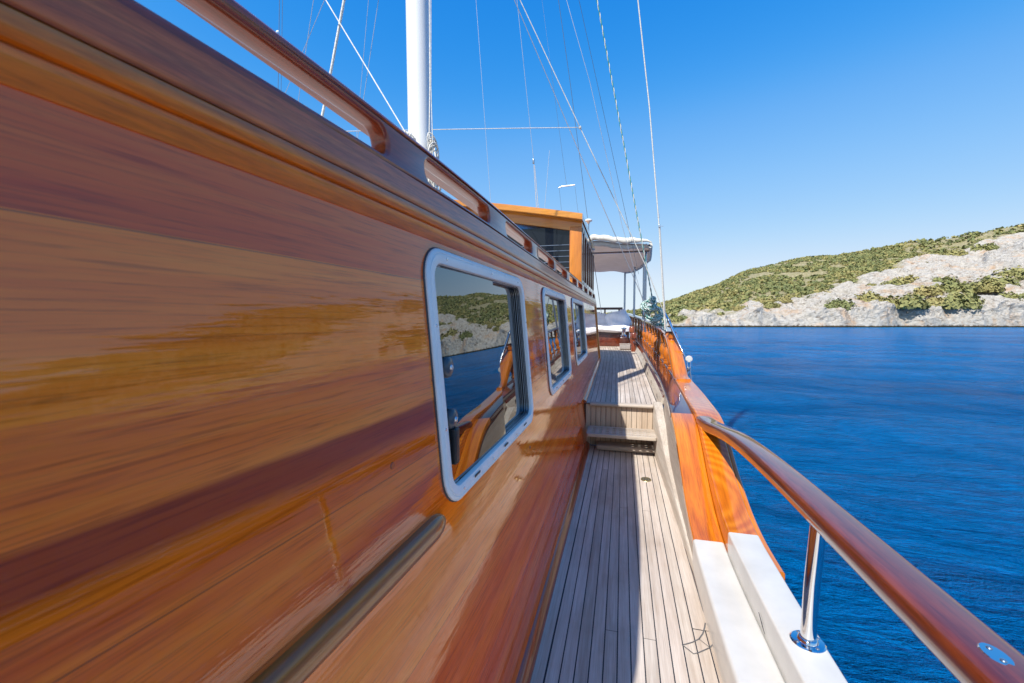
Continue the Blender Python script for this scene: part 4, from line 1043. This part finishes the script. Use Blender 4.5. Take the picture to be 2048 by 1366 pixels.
# winch and bitts by the bench end
wn = thing('winch', (.02, 9.55, .75), 'small chrome winch beside the bench cushions', 'winch')
b = MB(); b.lathe([(.07, 0), (.07, .03), (.045, .05), (.035, .12), (.045, .17), (.06, .18), (.055, .20), (.02, .21), (.001, .212)], (.03, 9.5, .90), 20); b.build('drum', 'chrome', wn, ang=40)
b = MB(); b.box((.03, 9.5, .77), (.16, .16, .26), bev=.02); b.build('plinth', 'bench', wn)
for k, (x, y, lab) in enumerate([(.20, 9.45, 'round dark wooden bitt in front of the balusters at the deck end'), (.225, 9.05, 'thicker wooden bitt standing closer, just under the rail')]):
    t = thing('bitt', (x, y, .65), lab, 'bitt', 'wooden bitts at the deck end')
    b = MB(); b.lathe([(.05, 0), (.05, .1), (.042, .12), (.042, .25 + .1 * (1 - k)), (.062, .27 + .1 * (1 - k)), (.062, .37 + .1 * (1 - k)), (.05, .385 + .1 * (1 - k)), (.001, .39 + .1 * (1 - k))], (x, y, zdeck(y)), 18); b.build('post', 'mahog_z', t, ang=40)
    b = MB(); b.tube([(x, y - .09, zdeck(y) + .2), (x, y + .09, zdeck(y) + .2)], .012, 8); b.build('pin', 'chrome', t)
fb = thing('deck_box', (.08, 9.3, .66), 'low grey locker in the shade at the foot of the bench', 'locker')
b = MB(); b.box((.06, 9.42, .70), (.22, .26, .10), bev=.015); b.build('body', 'canvas_under', fb)
b = MB(); b.box((.06, 9.42, .758), (.23, .27, .014), bev=.005); b.build('lid', 'canvas_under', fb)

# ------------------------------------------------------------------ mast
MY = 2.7
ms = thing('mast', (-1.4, MY, 1.6), 'thick white painted mast rising behind the cabin roof', 'mast')
m0, m1 = hy(840, 290, MY), hy(835, 0, MY)
dirm = (m1 - m0) / (m1.z - m0.z); rad = .0775
b = MB(); zb = 1.6
b.tube([m0 + dirm * (z - m0.z) for z in (1.58, 2.5, 3.5, 5, 8, 14)], [rad, rad, rad, rad, rad * .95, rad * .6], 28); b.build('spar', 'mast', ms, ang=60)
b = MB(); b.lathe([(rad + .03, 0), (rad + .03, .05), (rad + .005, .07), (rad + .002, .071)], m0 + dirm * (1.602 - m0.z), 24); b.build('collar', 'white', ms)
c0 = m0 + dirm * (2.05 - m0.z)
b = MB(); b.box((c0.x - rad - .004, c0.y - .02, 2.42), (.02, .03, .12), bev=.004); b.build('cleat', 'silver', ms)
def squiggle(cx, cy, cz, rx, rz, n, r, seed, mat, name, parent, ry=.04, drop=0):
    rd = random.Random(seed); b = MB()
    for k in range(n):
        a0 = rd.random() * 6.28; pts = []; ex, ez = rx * rd.uniform(.55, 1), rz * rd.uniform(.7, 1); ox = rd.uniform(-rx, rx) * .35; oz = rd.uniform(-.3, .3) * rz; tilt = rd.uniform(-.5, .5); oy = rd.uniform(-ry, ry)
        for q in range(19):
            a = a0 + 2 * PI * q / 18; x = ex * math.cos(a); z = ez * math.sin(a)
            pts.append((cx + ox + x * math.cos(tilt) - z * math.sin(tilt) * .4, cy + oy + ry * math.sin(a * 2 + k), cz + oz + z + x * drop))
        b.tube(pts, r, 6)
    return b.build(name, mat, parent, ang=70)
rc = thing('rope_coil', (c0.x + rad, MY, 2.0), 'bundle of white rope hanging from the mast above the cabin rail', 'rope')
pc = hy(868, 335, MY - .05); squiggle(pc.x, MY - .06, pc.z, .035, .16, 8, .005, 3, 'whiterope', 'coil', rc, .03)
pc = hy(866, 290, MY - .05); squiggle(pc.x, MY - .06, pc.z, .022, .035, 5, .005, 4, 'whiterope', 'knot', rc, .02)
pc = hy(826, 280, MY - .05); b_ = thing('rope_lashing', (pc.x, MY - .1, pc.z), 'tangled cord tied at the left side of the mast foot', 'rope'); squiggle(pc.x, MY - .11, pc.z, .03, .03, 6, .004, 9, 'whiterope', 'lashing', b_, .02)

# ------------------------------------------------------------------ standing and running rigging
def line(name, label, cat, pts, r, mat, ext=10, extdn=0, fittings=None, n=6, group=None):
    """pts: (px, py, Y) positions that fix where the line runs in space, first is the lower end"""
    P = [hy(*p) for p in pts]
    if ext: d = (P[-1] - P[-2]).normalized(); P.append(P[-1] + d * ext)
    if extdn:
        d = (P[0] - P[1]).normalized()
        if P[0].x < -1.0 and d.z < 0: extdn = (P[0].z - 1.602) / -d.z
        P.insert(0, P[0] + d * extdn)
    b = MB(); b.tube(P, r, n)
    if fittings:
        t = thing(name, P[0], label, cat, group); b.build('strand', mat, t, ang=80)
        return t, P
    o = b.build(name, mat, None, ang=80); tag(o, label, cat, group); return o, P
G = 'thin rigging lines against the sky'
line('stay', 'thin dark double wire, its left strand, at the far left of the sky', 'rigging wire', [(556, 190, 3.2), (559, 0, 3.2)], .0022, 'darkwire', 8, .5, group=G)
line('stay', 'thin dark double wire, its right strand, at the far left of the sky', 'rigging wire', [(562, 190, 3.2), (565, 0, 3.2)], .0018, 'darkwire', 8, .5, group=G)
line('stay', 'thin pale wire crossing behind the slanting one left of the braided rope', 'rigging wire', [(595, 212, 3.2), (627, 0, 3.0)], .0022, 'wire', 8, .5, group=G)
line('stay', 'thin pale wire slanting down left, left of the braided rope', 'rigging wire', [(567, 195, 3.2), (651, -5, 3.0)], .0022, 'wire', 8, .5, group=G)
t, P = line('furled_rope', 'thick frayed white rope leaning left of the mast', 'rope', [(642, 243, 3.0), (655, 180, 3.0), (690, -10, 3.0)], .010, 'whiterope', 8, .5, fittings=True)
b = MB(); rd = random.Random(1); d_ = (P[-2] - P[1])
for k in range(160):
    c_ = P[1] + d_ * rd.random(); a = rd.random() * 6.28; b.tube([c_, c_ + Vector((.012 * math.cos(a), .012 * math.sin(a), -.012))], [.002, .0008], 3, caps=False)
b.build('frayed_yarn', 'whiterope', t)
line('guy_rope', 'white rope running diagonally down to the mast foot', 'rope', [(818, 277, 2.66), (730, 130, 2.7), (648, -6, 2.8)], .0045, 'whiterope', 8, .0)
line('stay', 'thin wire just left of the mast, the more upright of the crossing pair', 'rigging wire', [(712, 285, 3.4), (737, 0, 3.2)], .0018, 'wire', 8, .5, group=G)
line('stay', 'thin wire just left of the mast, the more tilted of the crossing pair', 'rigging wire', [(714, 285, 3.4), (757, 0, 3.2)], .0022, 'wire', 8, .5, group=G)
line('mast_halyard', 'taut pale halyard running close along the right side of the mast', 'rope', [(858, 320, 2.62), (860, 170, 2.62), (859, 0, 2.62)], .0042, 'whiterope', 8, .3)
line('mast_halyard', 'thin halyard with a knot beside the mast, right of the thicker one', 'rope', [(866, 310, 2.6), (863, 205, 2.6), (862, 170, 2.6), (862, 0, 2.6)], .0028, 'whiterope', 8, .3)
hl, P = line('cross_line', 'thin white line stretched horizontally across the sky', 'rope', [(675, 263, 4.2), (880, 259, 4.6), (1060, 256, 4.9), (1160, 255, 5.2)], .0042, 'whiterope', 0, .0, fittings=True)
b = MB(); kp = hy(1160, 255, 5.2); b.lathe([(.002, -.02), (.016, -.012), (.019, 0), (.014, .014), (.002, .02)], kp, 10); b.build('knot', 'whiterope', hl)
line('stay', 'thin wire between mast and wheelhouse, leaning slightly left at its top', 'rigging wire', [(982, 412, 6.2), (952, 0, 6.0)], .0030, 'wire', 8, 1.0, group=G)
tk, P = line('tackle', 'thin wire ending in a small block with two lines above the wheelhouse', 'tackle', [(1067, 318, 6.6), (1034, 0, 6.2)], .0035, 'wire', 8, 0, fittings=True)
a_ = hy(1067, 323, 6.6); b = MB(); b.box(a_, (.03, .03, .07), bev=.008); b.build('block', 'steel', tk)
for dx in (-1, 3):
    b = MB(); b.tube([hy(1068 + dx * .4, 330, 6.6), hy(1075 + dx, 418, 6.8) + Vector((0, 0, -.1))], .0045, 6); b.build('fall_line', 'whiterope', tk)
line('whip_aerial', 'short thin white whip aerial above the wheelhouse roof', 'aerial', [(1089, 418, 6.8), (1099, 301, 6.8)], .0032, 'wire', 0, .2)
line('stay', 'very faint thin wire left of the hanging spreader bar, high in the sky', 'rigging wire', [(1104, 150, 8), (1084, 0, 7.6)], .0018, 'wire', 8, 0, group=G)
sb, P = line('spreader_hanger', 'small bar hung on a thin wire with two drop wires above the wheelhouse', 'aerial', [(1133, 370, 7.0), (1121, 280, 7.0), (1100, 120, 7.0)], .0022, 'darkwire', 0, 0, fittings=True)
b = MB(); b.tube([hy(1117, 376, 7.0), hy(1123, 373, 7), hy(1150, 370, 7.0)], .010, 8); b.build('bar', 'wire', sb)
for x0_, x1_ in ((1118, 1124), (1150, 1157)):
    b = MB(); b.tube([hy(x0_, 374, 7.0), hy(x1_, 424, 7.0) + Vector((0, 0, -.05))], .0022, 5); b.build('drop_wire', 'darkwire', sb)
line('stay', 'dark wire passing down to the mushroom antenna', 'rigging wire', [(1175, 436, 6.9), (1141, 170, 6.6), (1117, 0, 6.4)], .0035, 'darkwire', 8, 0, group=G)
line('stay', 'dark wire below the awning beside the cabin corner', 'rigging wire', [(1203, 628, 9.6), (1185, 505, 9.6)], .006, 'darkwire', 0, 0, group=G)
line('shroud', 'pale rope shroud slanting from the upper left to the teal rope coil', 'shroud', [(1292, 612, 7.4), (1158, 303, 6.4), (1033, 10, 5.6)], .0055, 'wire', 8, 0)
sh, P = line('shroud', 'white rope shroud slanting past the awning corner to the turnbuckle outside the rail', 'shroud', [(1330, 630, 5.75), (1292, 533, 5.6), (1253, 450, 5.5), (1160, 255, 5.2), (1040, 0, 4.8)], .0052, 'whiterope', 8, 0, fittings=True)
line('stay', 'thin pale wire crossing the slanting shrouds, ending at the awning corner', 'rigging wire', [(1290, 618, 8.6), (1244, 450, 8.2), (1180, 165, 7.6), (1133, 0, 7.4)], .0042, 'wire', 8, 0, group=G)
line('stay', 'thin dark and pale wire just left of the teal flecked rope', 'rigging wire', [(1257, 455, 8.4), (1193, 160, 7.8), (1158, 0, 7.4)], .0035, 'darkwire', 8, .9, group=G)
# teal/white twisted halyard
ha = thing('teal_halyard', hy(1305, 600, 7.0), 'teal and white flecked halyard running down to the rope coil', 'rope')
A, B = hy(1305, 598, 7.0), hy(1194, 0, 6.4); D = (B - A); L = D.length; D.normalize(); U = D.orthogonal().normalized(); V = D.cross(U)
mid = hy(1278, 450, 6.85)
for s_, mt in ((0, 'teal'), (PI, 'whiterope')):
    pts = []
    for k in range(900):
        u = k / 899 * (L + 5); base = A + D * u; q = 4 * min(1, u / L) * max(0, 1 - u / L); a = u / .085 * PI + s_
        pts.append(base + (U * math.cos(a) + V * math.sin(a)) * .0052)
    b = MB(); b.tube(pts, .0062, 5); b.build('strand', mt, ha, ang=80)
tc = thing('teal_rope_coil', hy(1305, 628, 7.1), 'large tangled coil of teal and white rope hung outside the rail', 'rope')
for k, (px, py, rx, rz, n, sd) in enumerate([(1297, 612, .11, .09, 11, 1), (1306, 628, .14, .11, 14, 2), (1317, 641, .10, .08, 10, 5)]):
    pc = hy(px, py, 7.1 + .05 * k); squiggle(pc.x, pc.y, pc.z, rx, rz, n, .0085, sd, 'tealrope', 'coil', tc, .06)
pc = hy(1305, 600, 7.05); b = squiggle(pc.x, pc.y, pc.z, .045, .05, 7, .010, 8, 'tealrope', 'knot', tc, .04)
# thick white shroud at right
s2, P = line('shroud', 'thick white double rope shroud, the rightmost line in the sky', 'shroud', [(1329, 640, 5.6), (1318, 450, 5.5), (1299, 215, 5.4), (1275, -8, 5.2)], .0075, 'whiterope', 8, .12, fittings=True)
b = MB(); b.tube([hy(1332, 655, 5.6), hy(1320, 450, 5.5)], .0045, 6); b.build('second_strand', 'wire', s2)
a_ = hy(1317, 432, 5.5); b = MB(); b.box(a_, (.022, .02, .05), bev=.004); b.build('clamp', 'silver', s2)
a_ = hy(1319, 452, 5.5); b = MB(); b.box(a_, (.02, .02, .04), bev=.004); b.tube([a_, a_ + Vector((.045, 0, -.004))], .003, 5); b.build('seizing', 'silver', s2)
# turnbuckle
def tb():
    q = [hy(*p) for p in ((1328, 622, 5.75), (1337, 640, 5.6), (1346, 662, 5.5), (1365, 703, 5.35), (1374, 722, 5.3))]
    b = MB(); b.tube(q[:2], [.010, .014], 12); b.tube(q[1:4], [.016, .018, .016], 14); b.tube(q[3:], [.012, .008], 10); b.build('turnbuckle', 'chrome', sh, ang=60)
    b = MB(); b.tube([q[1], q[1] + (q[2] - q[1]) * .15], .024, 12); b.build('lock_nut', 'steel', sh)
    c = hy(1378, 718, 5.28)
    b = MB(); b.lathe([(.001, -.016), (.034, -.014), (.038, -.008), (.030, 0), (.038, .008), (.034, .014), (.001, .016)], c, 20, axis='Y'); 
    t = thing('pulley_block', c, 'white plastic pulley block hanging outside the bulwark below the turnbuckle', 'pulley'); b.build('sheave', 'white', t, ang=40)
    b = MB(); p1 = hy(1378, 745, 5.2)
    b.tube([c + Vector((-.022, 0, 0)), p1 + Vector((-.013, 0, 0)), p1 + Vector((0, 0, -.03)), p1 + Vector((.013, 0, 0)), c + Vector((.022, 0, 0))], .006, 8)
    b.build('shackle', 'chrome', t)
    b = MB(); b.box(hy(1377, 738, 5.2), (.03, .02, .05), bev=.006); b.build('swivel', 'steel', t)
    b = MB(); a = hy(1380, 742, 5.2); e = hy(1388, 792, 5.1)
    b.tube([a, (a + e) / 2 + Vector((.004, 0, 0)), e, e + Vector((0, 0, -.15))], .006, 8); b.build('tail_wire', 'steel', t)
tb()
# moon
mo = MB(); dm = ray(556, 65).normalized(); cmo = EYE + dm * 3000
mo.lathe([(9.5 * math.sin(R(a)), 9.5 * math.cos(R(a))) for a in range(1, 180, 12)], cmo, 20)

mt = thing('moon', cmo, 'small pale daytime moon in the sky at the upper left', 'moon')
mo.build('disc', 'moon', mt)
